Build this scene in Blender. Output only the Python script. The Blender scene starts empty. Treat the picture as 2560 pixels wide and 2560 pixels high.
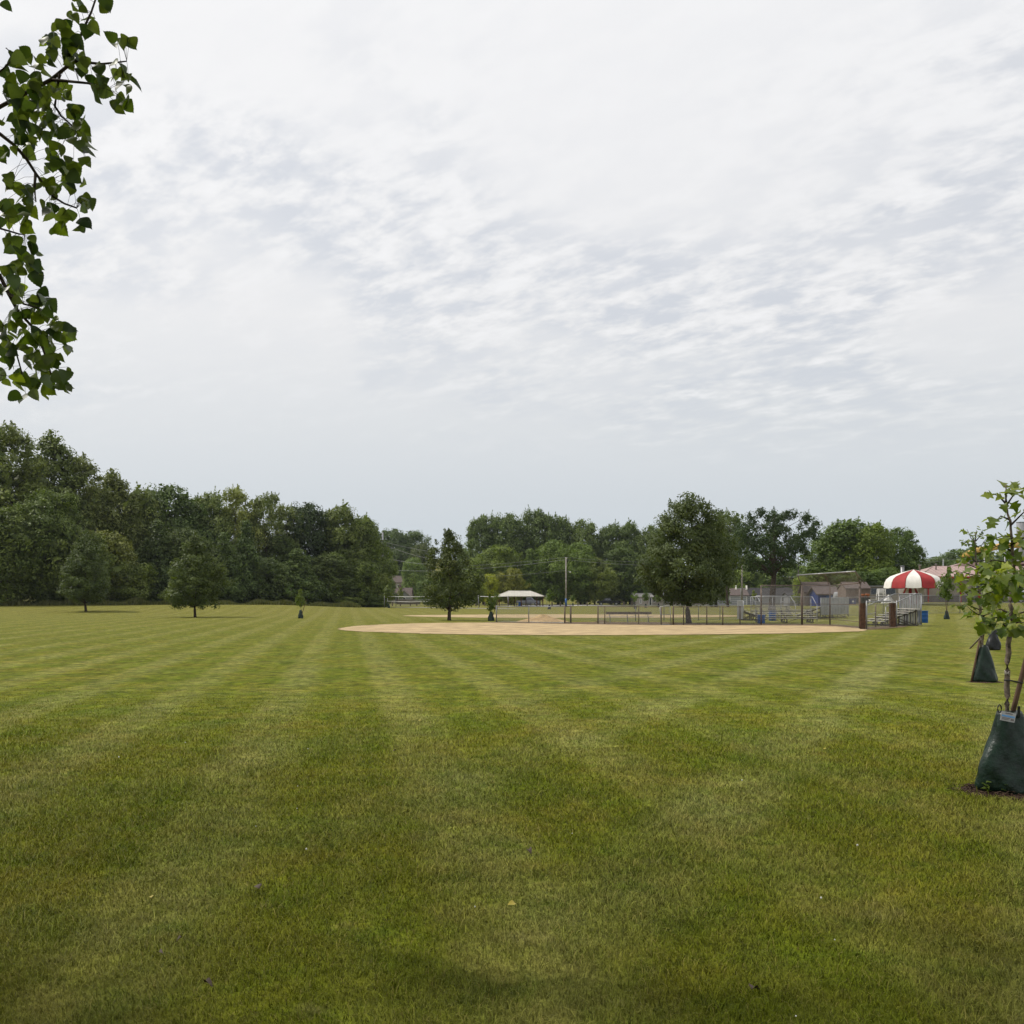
import bpy, math, random
import numpy as np
from mathutils import Vector, Matrix

# ------------------------------------------------------------------ camera, sky, sun, exposure
sc = bpy.context.scene
CAM_H, FPX, HOR = 1.85, 2560.0, 1495.0          # eye height (m), focal length and horizon on a 2560 px picture
cam_d = bpy.data.cameras.new('camera'); cam = bpy.data.objects.new('camera', cam_d)
sc.collection.objects.link(cam); sc.camera = cam
cam.location = (0, 0, CAM_H); cam.rotation_euler = (math.radians(90), 0, 0)
cam_d.sensor_width = cam_d.sensor_height = 24.0; cam_d.sensor_fit = 'HORIZONTAL'; cam_d.lens = 24.0
cam_d.shift_y = (HOR - 1280) / 2560.0
cam_d.clip_start = 0.05; cam_d.clip_end = 6000

SUN_EL, SUN_AZ = math.radians(52), math.radians(-72)   # azimuth from straight ahead, negative = to the left
sun_dir = Vector((math.sin(SUN_AZ) * math.cos(SUN_EL), math.cos(SUN_AZ) * math.cos(SUN_EL), math.sin(SUN_EL)))
sl = bpy.data.lights.new('sun', 'SUN'); sun = bpy.data.objects.new('sun', sl); sc.collection.objects.link(sun)
sl.energy = 2.9; sl.angle = math.radians(3.5); sl.color = (1.0, 0.95, 0.87)
sun.rotation_euler = (-sun_dir).to_track_quat('-Z', 'Y').to_euler()
sun.location = (-40, 20, 60)

sc.view_settings.view_transform = 'Standard'; sc.view_settings.look = 'None'
sc.view_settings.exposure = 0.0; sc.view_settings.gamma = 1.0; sc.view_settings.use_curve_mapping = False
sc.cycles.use_denoising = True; sc.cycles.use_adaptive_sampling = True; sc.cycles.adaptive_threshold = 0.02
sc.cycles.max_bounces = 5; sc.cycles.diffuse_bounces = 2; sc.cycles.glossy_bounces = 2; sc.cycles.transmission_bounces = 3; sc.cycles.transparent_max_bounces = 24

world = bpy.data.worlds.new('World'); sc.world = world; world.use_nodes = True


class NT:
    """small node-tree writer"""
    def __init__(self, tree):
        self.t = tree; tree.nodes.clear()
    def n(self, kind, ins=None, **props):
        nd = self.t.nodes.new(kind)
        for k, v in props.items(): setattr(nd, k, v)
        for k, v in (ins or {}).items():
            if isinstance(v, bpy.types.NodeSocket): self.t.links.new(v, nd.inputs[k])
            else: nd.inputs[k].default_value = v
        return nd
    def math(self, op, a, b=0.0, c=None, clamp=False):
        ins = {0: a, 1: b}
        if c is not None: ins[2] = c
        return self.n('ShaderNodeMath', ins, operation=op, use_clamp=clamp).outputs[0]
    def mix(self, f, a, b, mode='MIX'):
        nd = self.n('ShaderNodeMix', {0: f, 6: a, 7: b}, data_type='RGBA', blend_type=mode)
        return nd.outputs[2]
    def ramp(self, f, stops, interp='LINEAR'):
        nd = self.n('ShaderNodeValToRGB', {0: f}); r = nd.color_ramp; r.interpolation = interp
        while len(r.elements) < len(stops): r.elements.new(0.5)
        for e, (p, c) in zip(r.elements, stops):
            e.position = p; e.color = (c, c, c, 1) if not isinstance(c, (tuple, list)) else (*c, 1)
        return nd.outputs[0]
    def noise(self, vec, scale, detail=3, rough=0.55, dist=0.0):
        return self.n('ShaderNodeTexNoise', {'Vector': vec, 'Scale': scale, 'Detail': detail, 'Roughness': rough, 'Distortion': dist}).outputs[0]
    def xyz(self, v):
        return self.n('ShaderNodeSeparateXYZ', {0: v}).outputs
    def comb(self, x, y, z=0.0):
        return self.n('ShaderNodeCombineXYZ', {0: x, 1: y, 2: z}).outputs[0]


SKY_SEED = 11.3
def build_sky():
    N = NT(world.node_tree)
    d = N.n('ShaderNodeTexCoord').outputs['Generated']
    x, y, z = N.xyz(d)
    zc = N.math('MAXIMUM', z, 0.0)
    k = N.math('DIVIDE', 1.0, N.math('ADD', zc, 0.20))
    px, py = N.math('MULTIPLY', x, k), N.math('MULTIPLY', y, k)
    a = math.radians(-38)                                   # the cloud rows run to the upper right
    u = N.math('ADD', N.math('MULTIPLY', px, math.cos(a)), N.math('MULTIPLY', py, math.sin(a)))
    v = N.math('SUBTRACT', N.math('MULTIPLY', py, math.cos(a)), N.math('MULTIPLY', px, math.sin(a)))
    flat = N.comb(px, N.math('ADD', py, 0.34), SKY_SEED)
    rows = N.comb(N.math('MULTIPLY', u, 1.5), N.math('MULTIPLY', v, 2.3), 1.3)
    big = N.noise(flat, 1.15, 3, 0.5, 0.3)
    rip = N.noise(rows, 6.5, 5, 0.58, 0.15)
    veil = N.noise(N.comb(N.math('MULTIPLY', px, 0.8), N.math('MULTIPLY', py, 1.8), 9.1), 1.5, 4, 0.55, 0.5)
    patch = N.ramp(big, [(0.44, 0.0), (0.63, 1.0)], 'EASE')
    gaps = N.ramp(rip, [(0.40, 0.0), (0.64, 1.0)], 'EASE')
    tops = N.ramp(rip, [(0.30, 1.0), (0.48, 0.0)], 'EASE')
    low = N.ramp(z, [(0.10, 0.0), (0.24, 1.0)], 'EASE')    # rows melt together near the horizon
    dark = N.math('MULTIPLY', N.math('MULTIPLY', gaps, N.math('ADD', N.math('MULTIPLY', patch, 0.85), 0.06)), low)
    base = N.ramp(z, [(0.0, (0.56, 0.64, 0.71)), (0.095, (0.645, 0.69, 0.73)), (0.16, (0.735, 0.76, 0.78)), (0.26, (0.86, 0.86, 0.865)), (0.40, (0.91, 0.91, 0.918)), (0.55, (0.945, 0.945, 0.952))])
    sd = N.n('ShaderNodeVectorMath', {0: d, 1: tuple(sun_dir)}, operation='DOT_PRODUCT').outputs['Value']
    glow = N.math('POWER', N.math('MAXIMUM', sd, 0.0), 3.0)
    c = N.mix(N.math('MULTIPLY', veil, 0.14), base, (0.76, 0.78, 0.82, 1))
    c = N.mix(N.math('MULTIPLY', N.math('MULTIPLY', tops, N.math('ADD', N.math('MULTIPLY', patch, 0.5), 0.15)), low), c, (0.97, 0.97, 0.98, 1))
    c = N.mix(N.math('MULTIPLY', dark, 0.60), c, (0.635, 0.67, 0.735, 1))
    c = N.mix(N.math('MULTIPLY', glow, 0.75), c, (1.06, 1.05, 1.04, 1))
    sky = N.n('ShaderNodeTexSky', sky_type='NISHITA', sun_disc=False, sun_elevation=SUN_EL, sun_rotation=SUN_AZ).outputs[0]
    clear = N.n('ShaderNodeBackground', {0: sky, 1: 0.09})
    cloud = N.n('ShaderNodeBackground', {0: c, 1: 1.0})
    cover = N.math('SUBTRACT', 0.95, N.math('MULTIPLY', dark, 0.12))
    ms = N.n('ShaderNodeMixShader', {0: cover, 1: clear.outputs[0], 2: cloud.outputs[0]})
    N.n('ShaderNodeOutputWorld', {0: ms.outputs[0]})
build_sky()

# ------------------------------------------------------------------ helpers
C = sc.collection
R = random.Random(7)
RN = np.random.default_rng(11)
R3 = math.radians


def sstep(a, b, t):
    t = np.clip((np.asarray(t, float) - a) / (b - a), 0, 1); return t * t * (3 - 2 * t)


def terrain(x, y):
    """height of the ground: level park, a low rise to the left woods, a bank up to the pool on the right, a hill far behind"""
    x = np.asarray(x, float); y = np.asarray(y, float)
    d = np.maximum(y, 1.0); u = x / d
    wl = 1 - sstep(-0.24, -0.12, u)
    zl = wl * sstep(112, 158, d) * np.maximum(0.0, CAM_H - 0.00664 * d)
    wr = sstep(0.27, 0.35, u)
    zr = wr * 1.25 * sstep(96, 116, d)
    zh = sstep(300, 520, d) * 20 * (1 - sstep(0.0, 0.35, np.abs(u + 0.12))) + sstep(320, 900, d) * 10
    return zl * (1 - sstep(260, 300, d)) + zr + zh


def tz(x, y): return float(terrain(x, y))
def X(px, d): return (px - 1280) / FPX * d
def Z(py, d): return CAM_H + (HOR - py) / FPX * d
def D(py, z=0.0): return FPX * (CAM_H - z) / (py - HOR)
def G(px, py):
    d = D(py); return (X(px, d), d)


def tag(o, label=None, cat=None, group=None, kind=None):
    if label: o['label'] = label
    if cat: o['category'] = cat
    if group: o['group'] = group
    if kind: o['kind'] = kind
    return o


def empty(name, loc, label=None, cat=None, group=None):
    o = bpy.data.objects.new(name, None); C.objects.link(o); o.location = loc; o.empty_display_size = 0.2
    return tag(o, label, cat, group)


def link(name, me, mat, parent=None):
    o = bpy.data.objects.new(name, me); C.objects.link(o)
    if mat is not None and not me.materials: me.materials.append(mat)
    if parent is not None: o.parent = parent
    return o


def wloc(o):
    p = Vector((0, 0, 0))
    while o is not None: p += o.location; o = o.parent
    return p


class MB:
    """collects boxes, tubes and prisms in world metres; build() links them as one mesh object under its thing"""
    def __init__(self): self.v = []; self.f = []
    def add(self, vs, fs):
        o = len(self.v); self.v += [tuple(p) for p in vs]; self.f += [tuple(i + o for i in f) for f in fs]; return self
    def box(self, c, s, rz=0.0):
        cx, cy, cz = c; hx, hy, hz = s[0] / 2, s[1] / 2, s[2] / 2; ca, sa = math.cos(rz), math.sin(rz)
        vs = []
        for dz in (-hz, hz):
            for dx, dy in ((-hx, -hy), (hx, -hy), (hx, hy), (-hx, hy)):
                vs.append((cx + dx * ca - dy * sa, cy + dx * sa + dy * ca, cz + dz))
        return self.add(vs, [(0, 3, 2, 1), (4, 5, 6, 7), (0, 1, 5, 4), (1, 2, 6, 5), (2, 3, 7, 6), (3, 0, 4, 7)])
    def bar(self, p0, p1, w, h):
        """rectangular bar between two points, h is measured upright"""
        p0, p1 = Vector(p0), Vector(p1); d = (p1 - p0).normalized()
        s = d.cross(Vector((0, 0, 1)))
        if s.length < 1e-3: s = Vector((1, 0, 0))
        s = s.normalized(); t = s.cross(d).normalized()
        vs = [q + s * a * w / 2 + t * b * h / 2 for q in (p0, p1) for a, b in ((-1, -1), (1, -1), (1, 1), (-1, 1))]
        return self.add(vs, [(0, 3, 2, 1), (4, 5, 6, 7), (0, 1, 5, 4), (1, 2, 6, 5), (2, 3, 7, 6), (3, 0, 4, 7)])
    def tube(self, pts, rad, n=8, cap=True):
        pts = [Vector(p) for p in pts]; m = len(pts)
        if not hasattr(rad, '__len__'): rad = [rad] * m
        ref = Vector((0, 0, 1)); vs = []; fs = []
        for i, p in enumerate(pts):
            d = (pts[min(i + 1, m - 1)] - pts[max(i - 1, 0)]).normalized()
            s = d.cross(ref)
            if s.length < 0.05: s = d.cross(Vector((1, 0, 0)))
            s.normalize(); t = s.cross(d)
            for k in range(n):
                a = 2 * math.pi * k / n; vs.append(p + (s * math.cos(a) + t * math.sin(a)) * rad[i])
        for i in range(m - 1):
            for k in range(n):
                a, b = i * n + k, i * n + (k + 1) % n; fs.append((a, b, b + n, a + n))
        if cap: fs.append(tuple(range(n - 1, -1, -1))); fs.append(tuple(range((m - 1) * n, m * n)))
        return self.add(vs, fs)
    def lathe(self, c, prof, n=24):
        vs = []; fs = []
        for r, z in prof:
            for k in range(n):
                a = 2 * math.pi * k / n; vs.append((c[0] + r * math.cos(a), c[1] + r * math.sin(a), c[2] + z))
        for i in range(len(prof) - 1):
            for k in range(n):
                a, b = i * n + k, i * n + (k + 1) % n; fs.append((a, b, b + n, a + n))
        fs.append(tuple(range(n - 1, -1, -1))); fs.append(tuple(range((len(prof) - 1) * n, len(prof) * n)))
        return self.add(vs, fs)
    def prism(self, poly, off):
        """polygon (3D points) pushed along the vector off"""
        n = len(poly); off = Vector(off)
        vs = [Vector(p) for p in poly] + [Vector(p) + off for p in poly]
        fs = [tuple(range(n - 1, -1, -1)), tuple(range(n, 2 * n))] + [(i, (i + 1) % n, (i + 1) % n + n, i + n) for i in range(n)]
        return self.add(vs, fs)
    def build(self, name, mat, parent=None, smooth=False):
        o = wloc(parent) if parent is not None else Vector((0, 0, 0))
        me = bpy.data.meshes.new(name)
        me.from_pydata([(p[0] - o.x, p[1] - o.y, p[2] - o.z) for p in self.v], [], self.f)
        if smooth: me.shade_smooth()
        me.update()
        return link(name, me, mat, parent)


# ------------------------------------------------------------------ materials
MATS = {}
def mat(name, col, rough=0.7, var=0.12, scale=6.0, metal=0.0, spec=0.4, bump=0.0, col2=None, coord='Object'):
    if name in MATS: return MATS[name]
    m = bpy.data.materials.new(name); m.use_nodes = True; N = NT(m.node_tree)
    vec = N.n('ShaderNodeTexCoord').outputs[coord]
    nz = N.noise(vec, scale, 5, 0.6)
    c2 = col2 if col2 is not None else tuple(max(0, c * (1 - var * 2.2)) for c in col)
    c1 = tuple(min(1, c * (1 + var)) for c in col)
    cc = N.mix(N.ramp(nz, [(0.32, 0.0), (0.68, 1.0)]), (*c2, 1), (*c1, 1))
    ins = {'Base Color': cc, 'Roughness': rough, 'Metallic': metal, 'Specular IOR Level': spec}
    if bump: ins['Normal'] = N.n('ShaderNodeBump', {'Height': nz, 'Strength': bump, 'Distance': 0.02}).outputs[0]
    b = N.n('ShaderNodeBsdfPrincipled', ins)
    N.n('ShaderNodeOutputMaterial', {0: b.outputs[0]})
    MATS[name] = m; return m


def lawn_group():
    g = bpy.data.node_groups.new('lawn_colour', 'ShaderNodeTree')
    g.interface.new_socket('Color', in_out='OUTPUT', socket_type='NodeSocketColor')
    g.interface.new_socket('Fine', in_out='OUTPUT', socket_type='NodeSocketFloat')
    N = NT(g)
    pos = N.n('ShaderNodeNewGeometry').outputs['Position']
    x, y, z = N.xyz(pos); p = N.comb(x, y, 0.0)
    big = N.noise(p, 0.09, 3, 0.55); mid = N.noise(p, 0.55, 4, 0.6, 0.4); sm = N.noise(p, 3.1, 4, 0.65)
    fine = N.noise(p, 26.0, 3, 0.7)
    green = N.mix(N.ramp(mid, [(0.34, 0.0), (0.66, 1.0)]), (0.092, 0.118, 0.0058, 1), (0.132, 0.138, 0.0100, 1))
    def stripe(u, period, wob, ph):  # mowing stripes: light caught by bent grass, put into the colour
        L = math.hypot(1, u)
        s = N.math('ADD', N.math('MULTIPLY', x, 1 / L), N.math('MULTIPLY', y, -u / L))
        s = N.math('ADD', s, N.math('MULTIPLY', N.math('SUBTRACT', mid, 0.5), wob))
        w = N.math('SINE', N.math('ADD', N.math('MULTIPLY', s, 2 * math.pi / period), ph))
        return N.math('ADD', N.math('MULTIPLY', w, 0.5), 0.5)
    s1 = N.ramp(stripe(-0.162, 2.05, 0.55, 4.92), [(0.45, 0.0), (0.95, 1.0)], 'EASE')
    s2 = N.ramp(stripe(0.43, 2.7, 0.60, 6.01), [(0.50, 0.0), (0.97, 1.0)], 'EASE')
    s3 = N.ramp(stripe(-0.162, 0.68, 0.14, 1.1), [(0.55, 0.0), (0.95, 1.0)], 'EASE')
    brk = N.ramp(sm, [(0.33, 0.40), (0.60, 1.0)])          # the pale passes are broken up blade by blade
    near = N.ramp(N.math('DIVIDE', y, 40.0), [(0.10, 0.85), (0.62, 1.0)])   # the passes are mixed in more faintly close to the camera
    side = N.ramp(N.math('ADD', N.math('MULTIPLY', N.math('SUBTRACT', x, N.math('MULTIPLY', y, 0.10)), 0.06), 0.5), [(0.30, 0.0), (0.75, 1.0)], 'EASE')
    m1 = N.math('MULTIPLY', N.ramp(N.noise(p, 0.22, 3, 0.6), [(0.32, 0.30), (0.56, 1.0)]), brk)
    m2 = N.math('MULTIPLY', N.ramp(N.noise(N.comb(x, y, 7.0), 0.25, 3, 0.6), [(0.34, 0.10), (0.58, 1.0)]), brk)
    c = N.mix(N.math('MULTIPLY', N.math('MULTIPLY', N.math('MULTIPLY', s1, m1), near), N.math('SUBTRACT', 0.60, N.math('MULTIPLY', side, 0.26))), green, (0.235, 0.228, 0.072, 1))
    c = N.mix(N.math('MULTIPLY', N.math('MULTIPLY', N.math('MULTIPLY', s2, m2), near), N.math('ADD', 0.16, N.math('MULTIPLY', side, 0.60))), c, (0.240, 0.240, 0.085, 1))
    c = N.mix(N.math('MULTIPLY', s3, 0.16), c, (0.20, 0.195, 0.036, 1))
    dry = N.ramp(N.math('ADD', N.math('MULTIPLY', mid, 0.45), N.math('MULTIPLY', sm, 0.55)), [(0.48, 0.0), (0.66, 1.0)])
    c = N.mix(N.math('MULTIPLY', dry, N.ramp(big, [(0.36, 0.08), (0.6, 0.45)])), c, (0.225, 0.165, 0.030, 1))
    lush = N.ramp(N.noise(N.comb(x, y, 21.0), 2.0, 5, 0.7), [(0.50, 0.0), (0.68, 0.6)])
    c = N.mix(lush, c, (0.056, 0.092, 0.0045, 1))
    straw = N.ramp(N.noise(N.comb(x, y, 33.0), 2.6, 5, 0.7), [(0.60, 0.0), (0.74, 0.6)])
    c = N.mix(straw, c, (0.215, 0.190, 0.070, 1))
    far = N.ramp(N.math('DIVIDE', y, 150.0), [(0.15, 0.0), (0.85, 0.5)])      # the outfield far off is drier
    c = N.mix(far, c, (0.215, 0.190, 0.054, 1))
    N.n('NodeGroupOutput', {0: c, 1: fine})
    return g
LAWN = lawn_group()


def ground_mat():
    m = bpy.data.materials.new('lawn'); m.use_nodes = True; N = NT(m.node_tree)
    g = N.n('ShaderNodeGroup', node_tree=LAWN)
    pos = N.n('ShaderNodeNewGeometry').outputs['Position']; x, y, z = N.xyz(pos)
    st = N.noise(N.comb(N.math('MULTIPLY', x, 5.0), N.math('MULTIPLY', y, 3.0), 0), 1.0, 4, 0.7)
    st2 = N.noise(N.comb(x, y, 4.0), 1.9, 5, 0.7)
    k = N.math('MULTIPLY', N.math('MULTIPLY', N.ramp(st, [(0.3, 0.46), (0.7, 1.42)]), N.ramp(st2, [(0.3, 0.62), (0.7, 1.34)])), N.ramp(g.outputs[1], [(0.3, 0.72), (0.7, 1.22)]))
    c = N.mix(1.0, g.outputs[0], N.comb(k, k, k), 'MULTIPLY')
    bp = N.n('ShaderNodeBump', {'Height': N.math('ADD', st, N.math('MULTIPLY', g.outputs[1], 0.5)), 'Strength': 0.5, 'Distance': 0.04})
    b = N.n('ShaderNodeBsdfPrincipled', {'Base Color': c, 'Roughness': 0.9, 'Specular IOR Level': 0.05, 'Normal': bp.outputs[0]})
    N.n('ShaderNodeOutputMaterial', {0: b.outputs[0]})
    return m


def blade_mat():
    m = bpy.data.materials.new('grass_blade'); m.use_nodes = True; N = NT(m.node_tree)
    g = N.n('ShaderNodeGroup', node_tree=LAWN)
    t = N.n('ShaderNodeAttribute', attribute_name='tone').outputs['Fac']
    k = N.ramp(t, [(0.0, 0.72), (0.8, 1.82), (1.0, 2.6)])
    c = N.mix(1.0, g.outputs[0], N.comb(k, k, k), 'MULTIPLY')
    c = N.mix(N.ramp(t, [(0.86, 0.0), (0.93, 0.8)]), c, (0.25, 0.21, 0.06, 1))
    nn = N.n('ShaderNodeNewGeometry').outputs['Normal']
    nn = N.n('ShaderNodeVectorMath', {0: N.n('ShaderNodeVectorMath', {0: nn, 1: (0.45, 0.45, 0.45)}, operation='MULTIPLY').outputs[0], 1: (0, 0, 0.8)}, operation='ADD').outputs[0]
    nn = N.n('ShaderNodeVectorMath', {0: nn}, operation='NORMALIZE').outputs[0]
    df = N.n('ShaderNodeBsdfPrincipled', {'Base Color': c, 'Roughness': 0.55, 'Specular IOR Level': 0.08, 'Normal': nn})
    tr = N.n('ShaderNodeBsdfTranslucent', {0: c})
    ms = N.n('ShaderNodeMixShader', {0: 0.22, 1: df.outputs[0], 2: tr.outputs[0]})
    N.n('ShaderNodeOutputMaterial', {0: ms.outputs[0]})
    return m


def leaf_mat(name, dark, light, trans=0.3, rough=0.55, spec=0.3, by_object=False):
    """foliage; 'tone' varies leaf by leaf and clump by clump, the object's own colour tints one tree against the next"""
    if name in MATS: return MATS[name]
    m = bpy.data.materials.new(name); m.use_nodes = True; N = NT(m.node_tree)
    oi = N.n('ShaderNodeObjectInfo')
    if by_object: t = oi.outputs['Random']
    else: t = N.n('ShaderNodeAttribute', attribute_name='tone').outputs['Fac']
    c = N.mix(t, (*dark, 1), (*light, 1))
    c = N.mix(1.0, c, oi.outputs['Color'], 'MULTIPLY')
    if by_object:
        v = N.noise(N.n('ShaderNodeTexCoord').outputs['Object'], 30.0, 3)
        k = N.ramp(v, [(0.3, 0.8), (0.7, 1.15)]); c = N.mix(1.0, c, N.comb(k, k, k), 'MULTIPLY')
    df = N.n('ShaderNodeBsdfPrincipled', {'Base Color': c, 'Roughness': rough, 'Specular IOR Level': spec})
    c2 = N.mix(1.0, c, (1.25, 1.3, 0.55, 1), 'MULTIPLY')
    tr = N.n('ShaderNodeBsdfTranslucent', {0: c2})
    ms = N.n('ShaderNodeMixShader', {0: trans, 1: df.outputs[0], 2: tr.outputs[0]})
    N.n('ShaderNodeOutputMaterial', {0: ms.outputs[0]})
    MATS[name] = m; return m


def chain_mat():
    m = bpy.data.materials.new('chain_link'); m.use_nodes = True; N = NT(m.node_tree)
    uv = N.n('ShaderNodeUVMap').outputs[0]; u, v, _ = N.xyz(uv)
    def wires(s):
        f = N.math('FRACT', N.math('MULTIPLY', s, 1 / 0.075))
        return N.math('LESS_THAN', f, 0.11)
    w = N.math('MAXIMUM', wires(N.math('ADD', u, v)), wires(N.math('SUBTRACT', u, v)))
    b = N.n('ShaderNodeBsdfPrincipled', {'Base Color': (0.27, 0.26, 0.25, 1), 'Roughness': 0.5, 'Metallic': 0.3})
    t = N.n('ShaderNodeBsdfTransparent')
    ms = N.n('ShaderNodeMixShader', {0: w, 1: t.outputs[0], 2: b.outputs[0]})
    N.n('ShaderNodeOutputMaterial', {0: ms.outputs[0]})
    return m


M_GROUND = ground_mat(); M_BLADE = blade_mat(); M_CHAIN = chain_mat()
M_DIRT = mat('infield_sand', (0.45, 0.338, 0.190), 0.95, 0.16, 0.8, spec=0.1, bump=0.2)
M_DIRT2 = mat('loose_sand', (0.47, 0.33, 0.17), 0.95, 0.16, 3.0, spec=0.1, bump=0.6)
M_SOIL = mat('bare_soil', (0.16, 0.115, 0.07), 0.95, 0.3, 3.0, spec=0.1, bump=0.5)
M_GALV = mat('galvanised_steel', (0.27, 0.27, 0.27), 0.45, 0.12, 3, metal=0.55)
M_RUSTY = mat('weathered_pipe', (0.17, 0.13, 0.105), 0.65, 0.25, 4, metal=0.3)
M_ALU = mat('aluminium', (0.31, 0.315, 0.325), 0.5, 0.08, 2, metal=0.6)
M_PLANK = mat('plank_aluminium', (0.55, 0.52, 0.475), 0.5, 0.14, 2, metal=0.25)
M_FRAME = mat('dark_frame', (0.10, 0.085, 0.075), 0.6, 0.2, 4, metal=0.3)
M_BROWN = mat('brown_slat', (0.115, 0.055, 0.03), 0.8, 0.3, 5, bump=0.3)
M_WOOD = mat('grey_wood', (0.15, 0.125, 0.10), 0.85, 0.25, 4, bump=0.3)
M_POLE = mat('utility_wood', (0.33, 0.30, 0.265), 0.85, 0.2, 3, bump=0.3)
M_STAKE = mat('stake_wood', (0.115, 0.068, 0.042), 0.8, 0.25, 9, bump=0.3)
M_BARK = mat('bark', (0.072, 0.055, 0.041), 0.9, 0.35, 9, bump=0.7, spec=0.15)
M_BARK2 = mat('young_bark', (0.17, 0.135, 0.105), 0.85, 0.35, 22, bump=0.5, spec=0.2)
M_TWIG = mat('twig', (0.05, 0.037, 0.027), 0.8, 0.3, 30, spec=0.2)
M_BLUE = mat('blue_plastic', (0.008, 0.085, 0.30), 0.45, 0.15, 3)
M_BLUE2 = mat('blue_wall', (0.010, 0.035, 0.175), 0.6, 0.15, 3)
M_WHITE = mat('white_paint', (0.72, 0.71, 0.68), 0.55, 0.06, 3)
M_RED = mat('red_canvas', (0.33, 0.022, 0.022), 0.75, 0.10, 2)
M_CANVAS = mat('white_canvas', (0.74, 0.71, 0.65), 0.8, 0.06, 2)
M_BAG = mat('green_bag', (0.009, 0.024, 0.015), 0.36, 0.25, 9, spec=0.32, bump=0.8)
M_BAG2 = mat('black_bag', (0.013, 0.015, 0.015), 0.38, 0.25, 9, spec=0.32, bump=0.8)
M_GLASS = mat('dark_glass', (0.02, 0.024, 0.03), 0.08, 0.1, 2, spec=0.8)
M_TYRE = mat('tyre', (0.018, 0.018, 0.018), 0.85, 0.1, 5)
M_CONC = mat('concrete', (0.42, 0.40, 0.37), 0.9, 0.1, 1.0)
M_ASPH = mat('road_asphalt', (0.17, 0.165, 0.16), 0.9, 0.15, 0.6)
M_GRAVEL = mat('pale_gravel', (0.45, 0.42, 0.37), 0.95, 0.12, 0.8)
M_SHINGLE = mat('brown_shingles', (0.115, 0.088, 0.078), 0.9, 0.18, 3)
M_SHINGLE_D = mat('dark_shingles', (0.036, 0.034, 0.036), 0.9, 0.2, 3)
M_SIDING = mat('grey_siding', (0.27, 0.275, 0.285), 0.7, 0.08, 2)
M_BEIGE = mat('beige_siding', (0.34, 0.305, 0.255), 0.75, 0.08, 2)
M_TAN = mat('tan_wall', (0.27, 0.235, 0.20), 0.8, 0.08, 1.2)
M_BLOCK = mat('grey_block', (0.135, 0.115, 0.115), 0.85, 0.15, 3)
M_PINK = mat('faded_red_metal_roof', (0.38, 0.265, 0.24), 0.65, 0.07, 0.8)
M_SHED = mat('brown_shed', (0.155, 0.115, 0.095), 0.8, 0.12, 3)
M_CREAMROOF = mat('cream_metal_roof', (0.50, 0.475, 0.41), 0.5, 0.06, 1)
M_BLACK = mat('black_plastic', (0.015, 0.015, 0.016), 0.5, 0.2, 4)
M_WIRE = mat('wire', (0.20, 0.205, 0.20), 0.5, 0.05, 1)
M_ORANGE = mat('terracotta', (0.38, 0.13, 0.05), 0.7, 0.12, 4)
M_YELLOW = mat('yellow_plastic', (0.60, 0.38, 0.09), 0.45, 0.1, 2)
M_MULCH = mat('bark_mulch', (0.085, 0.055, 0.038), 0.95, 0.45, 30, bump=0.9, spec=0.1)

# foliage
L_WOODS = leaf_mat('woodland_leaves', (0.052, 0.078, 0.014), (0.215, 0.250, 0.066), 0.26)
L_MAPLE = leaf_mat('park_tree_leaves', (0.036, 0.058, 0.012), (0.130, 0.168, 0.046), 0.28)
L_YOUNG = leaf_mat('sapling_leaves', (0.075, 0.115, 0.018), (0.16, 0.20, 0.045), 0.35)

# ------------------------------------------------------------------ the ground and everything laid on it
def build_ground():
    xs = np.unique(np.concatenate([np.linspace(-90, 90, 91), np.linspace(-400, -90, 60), np.linspace(90, 400, 60), np.linspace(-900, -400, 12), np.linspace(400, 900, 12)]))
    ys = np.unique(np.concatenate([np.linspace(-40, 180, 111), np.linspace(180, 620, 80), np.linspace(620, 1500, 20), [-200.0]]))
    gx, gy = np.meshgrid(xs, ys); gz = terrain(gx, gy)
    V = np.stack([gx, gy, gz], -1).reshape(-1, 3); nx, ny = len(xs), len(ys)
    i = np.arange(nx * ny).reshape(ny, nx)
    F = np.stack([i[:-1, :-1], i[:-1, 1:], i[1:, 1:], i[1:, :-1]], -1).reshape(-1, 4)
    me = bpy.data.meshes.new('ground'); me.from_pydata(V.tolist(), [], F.tolist()); me.shade_smooth(); me.update()
    tag(link('ground', me, M_GROUND), 'mown lawn of the park field', kind='structure')
build_ground()


def sheet(name, outline, mat_, z, label=None, wig=0.0, steps=6):
    """a flat patch on the ground: smooth closed outline through world points, ragged by wig metres"""
    pts = []
    n = len(outline); rr = random.Random(len(name) + n)
    for i in range(n):
        p0, p1, p2, p3 = (Vector((*outline[(i + k) % n], 0)) for k in (-1, 0, 1, 2))
        for s in range(steps):
            t = s / steps
            q = 0.5 * ((2 * p1) + (p2 - p0) * t + (2 * p0 - 5 * p1 + 4 * p2 - p3) * t * t + (3 * p1 - p0 - 3 * p2 + p3) * t ** 3)
            pts.append((q.x + rr.uniform(-wig, wig), q.y + rr.uniform(-wig, wig)))
    me = bpy.data.meshes.new(name)
    me.from_pydata([(x, y, tz(x, y) + z) for x, y in pts], [], [tuple(range(len(pts)))]); me.update()
    if me.polygons[0].normal.z < 0: me.flip_normals()
    return tag(link(name, me, mat_), label, kind='structure')


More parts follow.
